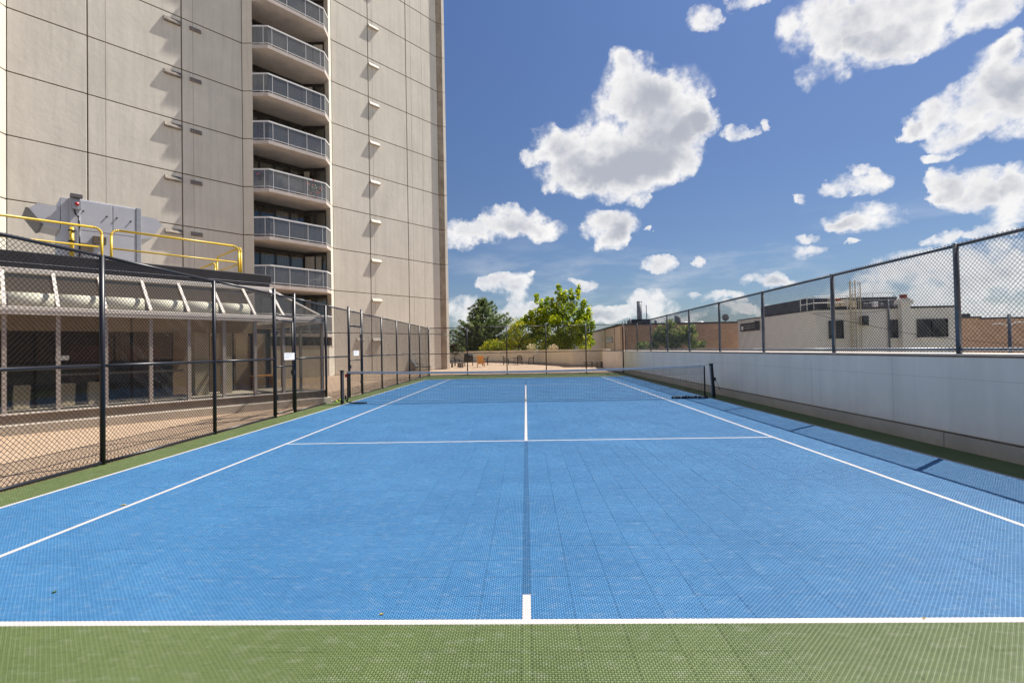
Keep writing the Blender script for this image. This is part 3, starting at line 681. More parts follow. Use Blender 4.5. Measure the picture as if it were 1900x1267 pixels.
# ------------------------------------------------------------------ tower
tower = empty('apartment_tower', W(0, -6, 0), 'tall beige precast concrete apartment tower with angled glass balconies', 'building')
FH = 2.97; NF = 15
b = MB()
ZT = NF*FH+1
b.tbox(-15.9, -5.45, -12, -0.032, -3.2, ZT); b.tbox(-.35, 9.95, -12, -.032, -3.2, ZT); b.tbox(-5.45, -.35, -12, -2.6, -3.2, ZT)
b.build('core', M['joint'], tower)
pcols = [(-15.95, -13.1), (-13.1, -9.02), (-9.02, -5.82), (0.03, 3.0), (3.0, 6.47), (6.47, 9.70)]
G = 0.055
def panel(pts, z0, z1, m_=None):
    b = MB(); b.prism([W(t, n, z0) for t, n in pts], (0, 0, z1-z0)); o = b.build('wall_panel', m_ or M['panel'], tower); return o
for k in range(-1, NF):
    z0 = k*FH+G/2 if k > -1 else -3.0; z1 = (k+1)*FH-G/2
    for t0, t1 in pcols:
        o = panel([(t0+G/2, -.03), (t0+G/2, 0), (t1-G/2, 0), (t1-G/2, -.03)], z0, z1); bevel(o, .018, 1)
    if k > -1:
        for t in (-12.38, -8.46, 3.36, 6.95, 8.05):
            b = MB(); b.tbox(t-.006, t+.006, .0005, .0022, z0+.02, z1-.02); b.build('score_line', M['joint'], tower)
    # angled returns beside the balconies, and the raised end column
    for pts in ([(-5.82+G, -.06), (-5.82+.004, 0), (-5.40, .46), (-5.40, -2.6), (-5.45, -2.6)],
                [(.03-G, -.06), (.03-.004, 0), (-.39, .46), (-.39, -2.6), (-.35, -2.6)],
                [(-15.95-.004, 0), (-16.9, 1.05), (-17.4, 1.05), (-17.4, -3), (-15.98, -.06)]):
        panel(pts, z0+.004, z1-.004)
    panel([(9.70, -.06), (9.70, .003), (10.08, .26), (10.10, -.3), (9.75, -.3)], z0, z1, M['corner'])
    panel([(10.105, -.3), (10.085, .262), (10.36, .262), (10.36, -.3)], z0, z1)
    b = MB(); b.tbox(-5.41, -.38, -2.58, -2.5, z0, z1)
    b.build('recess_wall', M['room'], tower)
# vents
def vent(t0, t1, zt, hgt, out, m_):
    b = MB(); b.prism([W(t0, 0.002, zt), W(t0, out*.25, zt), W(t0, out, zt-hgt*.75), W(t0, out, zt-hgt), W(t0, 0.002, zt-hgt)], TD*(t1-t0))
    return b.build('vent_hood', M[m_], tower)
for k in range(1, NF+1):
    z = k*FH
    vent(3.05, 3.88, z-.34, .27, .17, 'hood')
    vent(-9.86, -9.08, z-.26, .30, .15, 'hood_metal'); vent(-8.62, -8.05, z-.27, .24, .09, 'hood_dark')
vent(1.75, 2.35, 2.62, .26, .10, 'hood'); vent(3.1, 3.7, 2.62, .26, .10, 'hood')

OUT = [(-5.40, .47), (-4.76, 1.18), (-1.06, 1.18), (-.39, .47)]
def inset(pts, d):
    # move the bay outline inwards by d
    c = (-2.91, 0)
    return [(pts[0][0]+d*.0, pts[0][1]-d*1.0), (pts[1][0]+d*.45, pts[1][1]-d), (pts[2][0]-d*.45, pts[2][1]-d), (pts[3][0], pts[3][1]-d*1.0)]
def lerp(a, b, f): return (a[0]+(b[0]-a[0])*f, a[1]+(b[1]-a[1])*f)
def seg_box(b, p, q, z0, z1, th):
    P = W(p[0], p[1], z0); Q = W(q[0], q[1], z0); u = (Q-P).normalized(); nn = Vector((u.y, -u.x, 0))*th/2
    b.prism([P-nn, Q-nn, Q+nn, P+nn], (0, 0, z1-z0))
curt = random.Random(11)
for k in range(1, NF):
    zf = k*FH-.10
    b = MB(); b.prism([W(t, n, zf-.22) for t, n in OUT + [(-.392, -2.5), (-5.398, -2.5)]], (0, 0, .22))
    bal = b.build('balcony', M['slab'], tower)
    I = inset(OUT, .05)
    b = MB()
    for p, q in zip(I[:-1], I[1:]): seg_box(b, p, q, zf+1.13, zf+1.22, .07)
    b.build('top_rail', M['rail'], bal)
    b = MB()
    for p, q in zip(I[:-1], I[1:]): seg_box(b, p, q, zf+.10, zf+.13, .04)
    b.build('bottom_rail', M['rail'], bal)
    stops = [lerp(I[0], I[1], .72)] + [lerp(I[1], I[2], f) for f in (.07, .33, .66, .93)] + [lerp(I[2], I[3], .1)]
    for p in stops:
        b = MB(); P = W(p[0], p[1], zf-.04); b.tube(P, P+Vector((0, 0, 1.19)), .02, 6); b.build('baluster', M['rail'], bal)
    edges = [(I[0], stops[0]), (stops[0], I[1]), (I[1], stops[1]), (stops[1], stops[2]), (stops[2], stops[3]), (stops[3], stops[4]), (stops[4], I[2]), (I[2], stops[5]), (stops[5], I[3])]
    for p, q in edges:
        b = MB(); seg_box(b, lerp(p, q, .02), lerp(p, q, .98), zf+.131, zf+1.129, .012); b.build('glass_pane', M['bal_glass'], bal)
for k in range(0, NF):
    zf = k*FH-.10 if k else -.02
    zc = zf+2.72
    wall_segs = [((-5.38, -1.25), (-1.42, -1.25), 4), ((-1.42, -1.25), (-.42, -.12), 2)]
    for p, q, nw in wall_segs:
        for j in range(nw):
            a, c = lerp(p, q, j/nw), lerp(p, q, (j+1)/nw)
            b = MB()
            P = W(a[0], a[1], zf+.02); Q = W(c[0], c[1], zf+.02); u = (Q-P).normalized(); L_ = (Q-P).length
            for s0, s1 in ((0, .05), (L_-.05, L_-.004)): 
                seg = (P+u*s0, P+u*s1); nn = Vector((u.y, -u.x, 0))*.03
                b.prism([seg[0]-nn, seg[1]-nn, seg[1]+nn, seg[0]+nn], (0, 0, zc-zf-.03))
            for zz, hh in ((0.0, .08), (zc-zf-.2, .17)):
                nn = Vector((u.y, -u.x, 0))*.028; s0, s1 = P+u*.05, Q-u*.055
                b.prism([s0-nn+Vector((0, 0, zz)), s1-nn+Vector((0, 0, zz)), s1+nn+Vector((0, 0, zz)), s0+nn+Vector((0, 0, zz))], (0, 0, hh))
            wn = b.build('window', M['dark_frame'], tower)
            b = MB(); g = P+u*.05+Vector((0, 0, .08)); b.poly([g, Q-u*.055+Vector((0, 0, .08)), Q-u*.055+Vector((0, 0, zc-zf-.2)), P+u*.05+Vector((0, 0, zc-zf-.2))]); b.build('pane', M['win_glass'], wn)
            if curt.random() < (.75 if nw == 4 and j in (0, 2) else .45):
                w0, w1 = (0.1, .95) if curt.random() < .5 else (.1, .6)
                b = MB(); back = Vector((-u.y, u.x, 0))*.16
                if (W(-3, -3, 0)-P).dot(back) < 0: back = -back
                ns = 14; prev = None
                for s_ in range(ns+1):
                    f = w0+(w1-w0)*s_/ns; pt_ = P+u*L_*f+back*(1+.25*(s_ % 2))
                    if prev is not None: b.poly([prev, pt_, pt_+Vector((0, 0, 2.4)), prev+Vector((0, 0, 2.4))])
                    prev = pt_
                b.build('curtain', M['curtain'], wn)

for p, q in zip(OUT[:-1], OUT[1:]):
    b = MB(); seg_box(b, lerp(p, q, .004), lerp(p, q, .996), -.1, 2.0, .10); b.build('bay_wall', M['panel'], tower)
    b = MB(); seg_box(b, lerp(p, q, .01), lerp(p, q, .99), 2.003, 2.06, .16); b.build('bay_coping', M['slab'], tower)
# balcony contents
def planter(t, n, z, fm, lab, seed):
    r_ = random.Random(seed); e = empty('flower_planter', W(t, n, z), lab, 'flower pot')
    b = MB(); c = W(t, n, z); b.tube(c, c+Vector((0, 0, .28)), .15, 12, .2); b.build('pot', M['brown_box'], e, True)
    b = MB(); f = MB()
    for _ in range(120):
        d = Vector((r_.gauss(0, .2), r_.gauss(0, .2), abs(r_.gauss(.3, .18)))); p = c+Vector((0, 0, .28))+d; s = .05
        a = Vector((r_.uniform(-1, 1), r_.uniform(-1, 1), r_.uniform(-1, 1))).normalized()*s; q = a.orthogonal().normalized()*s
        (f if r_.random() < .4 else b).poly([p-a, p-q, p+a, p+q])
    b.build('foliage', M['leaf_pl'], e); f.build('blossom', fm, e)
z4 = 4*FH-.10; z3 = 3*FH-.10; z2 = 2*FH-.10
planter(-4.95, .55, z4+.2, M['flower_pink'], 'pot of pink flowers at the left end of the fourth-floor balcony', 1)
planter(-1.75, .9, z4+.05, M['flower_red'], 'pot of red flowers at the right end of the fourth-floor balcony', 2)
cv = empty('covered_grill', W(-2.9, .6, z3), 'barbecue under a black fabric cover on the balcony below the flower pots', 'barbecue')
b = MB(); b.prism([W(-3.2, .3, z3+.02), W(-3.2, .9, z3+.02), W(-2.45, .9, z3+.02), W(-2.45, .3, z3+.02)], (0, 0, .7)); bevel(b.build('cover_body', M['cover'], cv), .08, 3)
b = MB(); b.ball(W(-2.83, .6, z3+.82), .3, 12, 6, (1, 1, .8)); b.build('cover_hood', M['cover'], cv, True)
tb = empty('patio_table', W(-2.3, .5, z2), 'small round iron table on the lowest clear balcony', 'table')
b = MB(); c = W(-2.3, .5, z2); b.tube(c+Vector((0, 0, .7)), c+Vector((0, 0, .72)), .35, 16); b.build('tabletop', M['iron'], tb)
b = MB(); b.tube(c, c+Vector((0, 0, .7)), .025, 8); [b.tube(c+Vector((0, 0, .15)), c+Vector((.28*math.cos(a), .28*math.sin(a), 0)), .015, 6) for a in (0, 2.1, 4.2)]; b.build('pedestal', M['iron'], tb)

def iron_chair(c, face, lab, group, cat='chair', m_=None, name='garden_chair', th=1.5):
    m_ = m_ or M['iron']; e = empty(name, c, lab, cat, group); c = Vector(c); fx = Vector((math.cos(face), math.sin(face), 0)); fy = Vector((-fx.y, fx.x, 0))
    P = lambda a, b_, z: c+fx*a+fy*b_+Vector((0, 0, z))
    b = MB(); b.obox(P(-.22, -.23, .42), fx*.46, fy*.46, (0, 0, .03)); b.build('seat', m_, e)
    if c.y > 45: th = 2.6
    for a, s in ((.22, -1), (.22, 1), (-.24, -1), (-.24, 1)):
        b = MB(); b.tube(P(a, s*.23, .43), P(a*1.15, s*.25, 0), .014*th, 6); b.build('leg', m_, e)
    b = MB()
    b.path([P(-.22, -.23, .43), P(-.32, -.22, .85), P(-.34, -.1, .95), P(-.34, .1, .95), P(-.32, .22, .85), P(-.22, .23, .43)], .015*th, 6)
    for q in range(-3, 4): b.tube(P(-.24, q*.06, .45), P(-.335, q*.06, .93), .007*th, 4)
    for z in (.58, .72, .84): b.tube(P(-.22-.12*(z-.43)*2, -.22, z), P(-.22-.12*(z-.43)*2, .22, z), .007*th, 4)
    b.build('backrest', m_, e)
    for s in (-1, 1):
        b = MB(); b.path([P(-.28, s*.24, .68), P(.12, s*.26, .67), P(.2, s*.26, .62), P(.2, s*.24, .43)], .014*th, 6); b.build('armrest', m_, e)
    return e
iron_chair(W(-3.1, .5, z2), math.atan2(TD.y, TD.x), 'dark iron chair left of the round table on the lowest clear balcony', 'balcony chairs')
iron_chair(W(-1.6, .6, z2), math.atan2(-TD.y, -TD.x), 'pale metal chair right of the round table on the lowest clear balcony', 'balcony chairs', m_=M['rail'])

for k, t, n, fc, lb in ((5, -3.6, .5, 0, 'dark iron chair at the left of the fifth-floor balcony'), (5, -2.2, .5, 180, 'dark iron chair at the right of the fifth-floor balcony'), (7, -2.5, .4, 180, 'dark iron chair on the seventh-floor balcony'), (4, -3.4, .2, 0, 'dark iron chair between the flower pots')):
    iron_chair(W(t, n, k*FH-.10), math.atan2(TD.y, TD.x)+R(fc), lb, 'balcony chairs')
for k, t, lb in ((6, -3.9, 'brown storage box on the sixth-floor balcony'), (4, -2.6, 'low brown storage box on the fourth-floor balcony')):
    b = MB(); b.tbox(t, t+.9, .1, .55, k*FH-.099, k*FH+.42); tag(bevel(b.build('storage_box', M['brown_box']), .02, 1), lb, 'storage box', 'boxes on the balconies')
# ------------------------------------------------------------------ glass room
sr = empty('glass_room', W(-14, 15, 0), 'single storey glass-walled room with sloping glass roof beside the tower', 'building')
NFc = 17.77; TE = -9.88; TL = -21.6
def tb_(name, m_, t0, t1, n0, n1, z0, z1, parent=sr, bv=0):
    b = MB(); b.tbox(t0, t1, n0, n1, z0, z1); o = b.build(name, m_, parent)
    if bv: bevel(o, bv, 1)
    return o
tb_('lower_curb', M['curb'], TL, TE+.18, NFc-.4, NFc+.14, -.1, .20, bv=.01)
tb_('plinth', M['curb_dark'], TL, TE+.06, NFc-.3, NFc+.04, .203, .40, bv=.01)
tb_('plinth_edge', M['white_alu'], TL, TE+.07, NFc+.041, NFc+.06, .19, .215)
tb_('sill', M['white_alu'], TL, TE+.05, NFc-.12, NFc+.07, .403, .43)
tb_('side_plinth', M['curb_dark'], TE-.3, TE+.03, 8.5, NFc-.31, -.1, .40)
mt_ = [-20.82, -19.98, -19.16, -18.32, -17.49, -16.66, -15.85, -15.05, -14.21, -13.42, -12.62, -11.84, -11.07, TE-.02]
for t in mt_: tb_('mullion', M['mullion'], t-.035, t+.035, NFc-.09, NFc+.01, .431, 2.46)
for a, c in zip(mt_[:-1], mt_[1:]):
    b = MB(); b.poly([W(a+.035, NFc-.03, .431), W(c-.035, NFc-.03, .431), W(c-.035, NFc-.03, 2.46), W(a+.035, NFc-.03, 2.46)]); b.build('glass_pane', M['sun_glass'], sr)
# right end wall
en = [NFc-.09, 16.3, 14.9, 13.5, 12.1, 10.7, 9.3]
for n_ in en[1:]: tb_('mullion', M['mullion'], TE-.06, TE+.01, n_-.035, n_+.035, .401, 2.46)
for a, c in zip(en[:-1], en[1:]):
    b = MB(); b.poly([W(TE-.03, a-.035, .401), W(TE-.03, c+.035, .401), W(TE-.03, c+.035, 2.46), W(TE-.03, a-.035, 2.46)]); b.build('glass_pane', M['sun_glass'], sr)
tb_('eave_beam', M['white_alu'], TL, TE+.03, NFc-.16, NFc+.06, 2.565, 2.63, bv=.008)
tb_('gutter', M['mullion'], TL, TE+.05, NFc-.10, NFc+.10, 2.465, 2.562, bv=.01)
tb_('drip_edge', M['white_alu'], TL, TE+.055, NFc+.101, NFc+.11, 2.462, 2.474)
tb_('end_eave', M['white_alu'], TE-.12, TE+.05, 9.2, NFc-.17, 2.465, 2.62)
NU, ZU, ZE = 16.80, 3.46, 2.63
TU = -11.0
rt = [-20.82, -19.98, -19.16, -18.32, -17.49, -16.66, -15.85, -15.05, -14.21, -13.42, -12.62, -11.84, -11.07]
dirn = (W(0, NFc-.02, ZE)-W(0, NU, ZU))
for t in rt:
    p = W(t-.03, NU, ZU); b = MB(); up = TD.cross(dirn).normalized()*.05
    b.obox(p, TD*.06, dirn, up if up.z > 0 else -up); b.build('rafter', M['white_alu'], sr)
for a, c in zip(rt[:-1], rt[1:]):
    b = MB(); b.poly([W(a+.03, NU, ZU), W(c-.03, NU, ZU), W(c-.03, NFc-.02, ZE), W(a+.03, NFc-.02, ZE)]); b.build('roof_pane', M['roof_glass'], sr)
b = MB(); b.poly([W(-11.04, NU, ZU), W(TE, NFc-.02, ZE), W(-11.04, NFc-.02, ZE)]); b.build('roof_pane', M['roof_glass'], sr)
b = MB(); b.tube(W(-11.0, NU, ZU+.02), W(TE+.02, NFc, ZE+.02), .035, 6); b.build('hip_rafter', M['white_alu'], sr)
b = MB(); b.poly([W(-11.0, NU, ZU), W(-11.0, 9.3, ZU), W(TE, 9.3, ZE), W(TE, NFc-.02, ZE)]); b.build('end_roof_pane', M['roof_glass'], sr)
tb_('head_beam', M['white_alu'], TL, TU+.05, NU-.1, NU+.05, 3.44, 3.55, bv=.008)
tb_('flashing', M['flash'], TL, -10.95, 16.22, 16.52, 3.552, 3.70, bv=.01)
tb_('fascia', M['fascia'], TL, -10.90, 16.18, 16.56, 3.703, 3.97, bv=.02)
tb_('fascia_trim', M['galv_pale'], TL, -10.90, 16.561, 16.575, 3.70, 3.712)
tb_('side_fascia', M['fascia'], -11.3, -10.90, 2.5, 16.179, 3.56, 3.97)
tb_('roof_deck', M['roofing'], TL, -11.301, 2.0, 16.179, 3.60, 3.86)
# inside
tb_('floor', M['paver'], TL, TE-.31, 3, NFc-.42, -.2, .02)
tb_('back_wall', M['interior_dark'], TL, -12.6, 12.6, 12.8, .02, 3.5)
tb_('tan_wall', M['interior_tan'], -12.59, -10.2, 12.6, 12.8, .02, 2.9)
b = MB()
for k in range(12): b.tube(W(-21.5+k*.82, 17.02, 2.80), W(-21.5+k*.82+.72, 17.02, 2.80), .20, 14)
b.build('round_duct', M['duct'], sr, True)
for k in range(12):
    b = MB(); b.tube(W(-21.5+k*.82+.721, 17.02, 2.80), W(-21.5+k*.82+.819, 17.02, 2.80), .19, 14); b.build('duct_band', M['stonegrey'], sr, True)
tb_('header', M['interior_tan'], TL, -11.4, 16.45, 16.6, 2.18, 2.62)
tb_('ceiling', M['interior_tan'], TL, -11.4, 12.81, 15.6, 3.15, 3.2)
tb_('bulkhead', M['interior_tan'], TL, -11.4, 15.95, 16.0, 2.62, 3.44)
for t, w in ((-12.95, .34), (-12.25, .24)): tb_('column', M['interior_cream'], t, t+w, 16.2, 16.5, .02, 2.18)
for t, w in ((-12.0, .5), (-11.3, .45), (-10.75, .35)): tb_('door_leaf', M['interior_tan'], t, t+w, 14.6, 14.66, .02, 2.15)
for t in (-12.15, -11.45, -10.85, -10.3): tb_('door_jamb', M['black'], t, t+.1, 14.5, 14.68, .02, 2.25)
tb_('door_head', M['black'], -12.15, -10.2, 14.5, 14.67, 2.251, 2.4)
for t, w in ((-15.2, .9), (-13.9, .8)): tb_('maroon_panel', M['interior_red'], t, t+w, 13.4, 13.5, .9, 1.9)
tb_('interior_rail', M['mullion'], -15.5, -11.3, 13.6, 13.65, 1.05, 1.12)
tb_('wall_notice', M['paper'], -15.85, -15.62, 17.2, 17.21, 1.50, 1.60)
b = MB(); b.tbox(-11.62, -11.5, 14.70, 14.71, 1.55, 1.72); b.build('yellow_notice', M['sticker'], sr)
for t in (-16.5, -15.75, -15.25):  # slabs placed inside stand for pale shapes reflected in the panes
    s = MB(); s.prism([W(t, 16.9, .45), W(t+.26, 16.9, .45), W(t+.26, 16.6, .45), W(t, 16.6, .45)], TN*(-.1)+Vector((0, 0, .5)) + TD*.03)
    tag(bevel(s.build('reflection_slab', M['interior_cream']), .01, 1), {-16.5: 'cream slab placed for a mirrored pale shape in the glass room, leftmost of three', -15.75: 'cream slab placed for a mirrored pale shape in the glass room, middle of three', -15.25: 'cream slab placed for a mirrored pale shape beside the fence post, rightmost of three'}[t], 'stone slab', 'slabs for mirrored shapes in the glass room')
tb_('bench_floor', M['curb'], TL, TE-.35, 15.5, 17.1, .021, .44)
bw = empty('wooden_bench', W(-10.7, 15.0, .44), 'wooden bench inside the right end of the glass room', 'bench')
b = MB(); b.tbox(-11.0, -10.3, 15.0, 15.35, .82, .87); b.build('seat', M['orange_wood'], bw)
for t in (-10.95, -10.4): b = MB(); b.tbox(t, t+.06, 15.05, 15.3, .441, .82); b.build('leg', M['wood'], bw)

# roof guard rails
def arc(c, r, a0, a1, U, V, n=6):
    return [c + U*(r*math.cos(a0+(a1-a0)*k/n)) + V*(r*math.sin(a0+(a1-a0)*k/n)) for k in range(n+1)]
Z = Vector((0, 0, 1)); NR = 15.9; rz = 3.86
def guard(lab, t0, t1, open_left, ret):
    e = empty('guard_rail', W(t0, NR, rz), lab, 'railing', 'yellow roof railings'); r = .03
    b = MB(); zt = 4.86; rad = .16; pts = []
    if not open_left: pts += [W(t0, NR, rz)] + arc(W(t0+rad, NR, zt-rad), rad, math.pi, math.pi/2, TD, Z)
    else: pts += [W(t0, NR, zt)]
    pts += arc(W(t1-rad, NR, zt-rad), rad, math.pi/2, 0, TD, Z) + [W(t1, NR, rz)]
    b.path(pts, r, 8); b.build('top_rail', M['yellow'], e, True)
    b = MB(); b.path([W(t0, NR, 4.37), W(t1-.05, NR, 4.37)], .022, 8); b.build('mid_rail', M['yellow'], e, True)
    if ret:
        tR = t1-.12
        b = MB(); pts = [W(tR+.2, NR-.05, rz)] + arc(W(tR+.2, NR-.05-rad, zt-rad), rad, 0, math.pi/2, TN, Z) + arc(W(tR+.2, NR-2.2+rad, zt-rad), rad, math.pi/2, math.pi, TN, Z) + [W(tR+.2, NR-2.2, rz)]
        b.path(pts, r, 8); b.build('return_rail', M['yellow'], e, True)
        b = MB(); b.path([W(tR+.2, NR-.05, 4.37), W(tR+.2, NR-2.2, 4.37)], .022, 8); b.build('return_mid_rail', M['yellow'], e, True)
        b = MB(); pts = [W(tR+.2, NR-2.4, rz)] + arc(W(tR+.2, NR-2.4-rad, 4.7-rad), rad, 0, math.pi/2, TN, Z) + [W(tR+.2, NR-5, 4.7)]; b.path(pts, r, 8); b.build('rear_rail', M['yellow'], e, True)
guard('yellow guard rail on the roof edge left of the gap, before the grey ventilation unit', -21.0, -14.85, True, False)
guard('yellow guard rail on the roof right of the gap with a return at its end', -14.66, -11.6, False, True)
e = empty('yellow_bollard', W(-15.41, 15.75, rz), 'short yellow stub post with black bands before the ventilation unit', 'post')
b = MB(); b.tube(W(-15.41, 15.75, rz), W(-15.41, 15.75, 4.82), .045, 10); b.build('pipe', M['yellow'], e, True)
for z in (4.72, 4.45):
    b = MB(); b.tube(W(-15.41, 15.75, z), W(-15.41, 15.75, z+.03), .075, 10); b.build('band', M['black'], e, True)

# air handling unit
ah = empty('ventilation_unit', W(-14.5, 13.7, 3.86), 'grey sheet-metal air handling unit with two weather hoods on the roof', 'ventilation unit')
a0, a1, nf, nb, z0, z1 = -15.05, -13.62, 13.77, 12.4, 4.28, 6.06
def pc(name, m_, t0, t1, n0, n1, za, zb, bv=.008, par=ah):
    b = MB(); b.tbox(t0, t1, n0, n1, za, zb); o = b.build(name, m_, par); bevel(o, bv, 1) if bv else None; return o
pc('cabinet', M['ahu'], a0, a1, nb, nf-.02, z0, z1)
pc('access_panel', M['ahu'], a0+.02, a0+.75, nf-.018, nf, 5.18, z1-.03)
pc('access_panel', M['ahu'], a0+.77, a1-.13, nf-.018, nf, 5.18, z1-.03)
pc('access_panel', M['ahu'], a0+.02, a1-.13, nf-.018, nf-.002, z0+.06, 5.16)
pc('corner_post', M['galv_pale'], a1-.11, a1+.01, nf-.018, nf+.012, z0, z1+.01)
pc('end_cabinet', M['ahu'], -15.42, a0-.004, nb, nf-.03, z0-.02, z1-.02)
pc('switch_column', M['ahu'], -15.24, -15.02, nf-.028, nf+.05, z0, z1+.02)
pc('base_rail', M['galv_pale'], -15.5, a1+.45, nf-.1, nf+.02, z0-.22, z0-.03)
sw = pc('isolator_box', M['galv_pale'], -15.20, -15.0, nf+.052, nf+.16, 5.72, 5.98)
pc('isolator_lid', M['ahu_dark'], -15.24, -14.98, nf+.052, nf+.2, 6.04, 6.14)
b = MB(); b.tube(W(-15.1, nf+.16, 5.86), W(-15.1, nf+.19, 5.86), .05, 12); b.build('red_button', M['red'], sw, True)
b = MB(); b.path([W(-15.15, nf+.1, 5.72), W(-15.13, nf+.11, 5.6), W(-15.06, nf+.1, 5.5), W(-15.04, nf+.08, 5.2), W(-15.04, nf+.08, 4.3)], .02, 8); b.build('cable', M['black'], ah, True)
for t, z in ((a0+.1, 5.72), (a0+.62, 5.66), (a0+.85, 5.66), (a1-.25, 5.62)):
    b = MB(); b.tube(W(t, nf, z), W(t, nf+.03, z), .022, 8); b.build('latch', M['black'], ah)
def hood(t_in, t_out, za, zb, sgn, nm='weather_hood'):
    b = MB(); pts = [(t_in, zb), (t_out-sgn*.16, zb-.02), (t_out, zb-.18), (t_out-sgn*.28, za+.05), (t_in, za)]
    b.prism([W(t, nb+.1, z) for t, z in pts], TN*(nf-nb-.15)); o = b.build(nm, M['ahu'], ah); return pts
hood(-15.43, -16.05, 5.15, 5.78, -1); hood(a1+.012, a1+.56, 5.15, 5.86, 1)
b = MB(); b.prism([W(-16.07, nb+.08, 5.61), W(-16.12, nb+.08, 5.60), W(-15.84, nb+.08, 5.16), W(-15.77, nb+.08, 5.19)], TN*(nf-nb-.1)); b.build('louvre', M['ahu_dark'], ah)
for t, z, s in ((a0+.30, 4.82, .26), (a0+.02, 4.58, .26)):
    b = MB(); b.tbox(t, t+s*1.15, nf, nf+.10, z, z+s*.85); o = b.build('control_box', M['brown_box'], ah); bevel(o, .01, 1)
for t in (-15.3, a1-.1):
    b = MB(); b.tbox(t, t+.1, nb, nf-.05, 3.86, z0-.221); b.build('support', M['galv'], ah)

# ------------------------------------------------------------------ patio furniture
def chaise(c, ang, lab):
    e = empty('chaise_longue', c, lab, 'lounger'); c = Vector(c); fx = Vector((math.cos(ang), math.sin(ang), 0)); fy = Vector((-fx.y, fx.x, 0)); P = lambda a, b_, z: c+fx*a+fy*b_+Vector((0, 0, z))
    b = MB(); b.obox(P(0, -.3, .33), fx*1.15, fy*.6, (0, 0, .03)); b.build('seat', M['sling'], e)
    b = MB(); b.obox(P(0, -.3, .34), fx*-.5+Vector((0, 0, .72)), fy*.6, fx*.03+Vector((0, 0, .02))); b.build('backrest', M['sling'], e)
    for s in (-1, 1):
        b = MB(); b.tube(P(-.05, s*.32, .32), P(1.2, s*.32, .32), .02, 6); b.build('side_rail', M['iron'], e)
        b = MB(); b.path([P(-.15, s*.32, .58), P(.4, s*.32, .56), P(.45, s*.32, .32)], .016, 6); b.build('armrest', M['iron'], e)
        for a, d in ((.1, -.3), (1.0, .15)):
            b = MB(); b.tube(P(a, s*.31, .32), P(a+d, s*.31, 0), .018, 6); b.build('leg', M['iron'], e)
chaise((-8.75, 38.9, 0), R(-5), 'dark grey reclining lounger on the patio beside the tower wall')
def round_table(c, lab):
    e = empty('garden_table', c, lab, 'table'); c = Vector(c)
    b = MB(); b.tube(c+Vector((0, 0, .70)), c+Vector((0, 0, .73)), .55, 20); b.build('tabletop', M['iron'], e)
    for k in range(4):
        a = k*math.pi/2+.5; b = MB(); b.tube(c+Vector((.3*math.cos(a), .3*math.sin(a), .70)), c+Vector((.45*math.cos(a), .45*math.sin(a), 0)), .02, 6); b.build('leg', M['iron'], e)
round_table((-.9, 50.6, 0), 'round dark iron table between three chairs before the far parapet')
g_ = 'iron chairs on the far patio'
iron_chair((-2.0, 50.4, 0), 0, 'iron chair left of the round table on the far patio', g_)
iron_chair((-.6, 49.6, 0), R(90), 'iron chair with its back to the court at the round table', g_)
iron_chair((.55, 50.4, 0), R(180), 'iron chair right of the round table on the far patio', g_)
iron_chair((-4.2, 50.5, 0), R(180), 'iron chair right of the orange wooden chair', g_)
iron_chair((-7.0, 50.0, 0), R(0), 'iron chair left of the grill, behind the fence post', g_)
# wooden adirondack chair
ad = empty('adirondack_chair', (-4.15, 45.2, 0), 'orange wooden slatted garden chair with a tall fan back', 'chair'); c = Vector((-4.15, 45.2, 0))
for k in range(5):
    x0 = -.25+k*.1; b = MB(); b.prism([c+Vector((x0, -.25, .3)), c+Vector((x0+.092, -.25, .3)), c+Vector(((x0+.092)*1.25+.01, -.62, 1.08-.03*abs(k-2))), c+Vector((x0*1.25, -.62, 1.08-.03*abs(k-2)))], (0, .02, .01)); b.build('back_slat', M['orange_wood'], ad)
for k in range(5): b = MB(); b.box(c.x-.27, c.x+.27, c.y-.25+k*.11, c.y-.16+k*.11, .30+k*.012, .32+k*.012); b.build('seat_slat', M['orange_wood'], ad)
for s in (-1, 1):
    b = MB(); b.box(c.x+s*.34-.05, c.x+s*.34+.05, c.y-.35, c.y+.35, .55, .575); b.build('armrest', M['orange_wood'], ad)
    for yy in (-.3, .28): b = MB(); b.box(c.x+s*.31-.02, c.x+s*.31+.02, c.y+yy-.04, c.y+yy+.04, 0, .55 if yy > 0 else .5); b.build('leg', M['orange_wood'], ad)
# grill
gr = empty('barbecue_grill', (-5.75, 49.2, 0), 'dark barbecue grill with a domed lid on the far patio', 'barbecue'); c = Vector((-5.75, 49.2, 0))
b = MB(); b.box(c.x-.45, c.x+.45, c.y-.3, c.y+.3, .35, .85); bevel(b.build('cabinet', M['iron'], gr), .02)
b = MB(); b.tube(c+Vector((-.42, 0, .95)), c+Vector((.42, 0, .95)), .32, 14); b.build('lid', M['cover'], gr, True)
for s in (-1, 1):
    b = MB(); b.box(c.x+s*.62-.16, c.x+s*.62+.16, c.y-.25, c.y+.25, .84, .87); b.build('side_shelf', M['iron'], gr)
    for yy in (-.25, .25): b = MB(); b.tube(c+Vector((s*.4, yy, .35)), c+Vector((s*.4, yy, 0)), .025, 6); b.build('leg', M['iron'], gr)
def bench(c, lab, w=1.5, m_='stonegrey', table=False):
    e = empty('garden_bench', c, lab, 'bench', 'low benches on the far patio'); c = Vector(c)
    b = MB(); b.box(c.x-w/2, c.x+w/2, c.y-.2, c.y+.2, .40, .47); bevel(b.build('seat', M[m_], e), .01, 1)
    for s in (-1, 1): b = MB(); b.box(c.x+s*(w/2-.25)-.07, c.x+s*(w/2-.25)+.07, c.y-.16, c.y+.16, 0, .40); b.build('leg', M[m_], e)
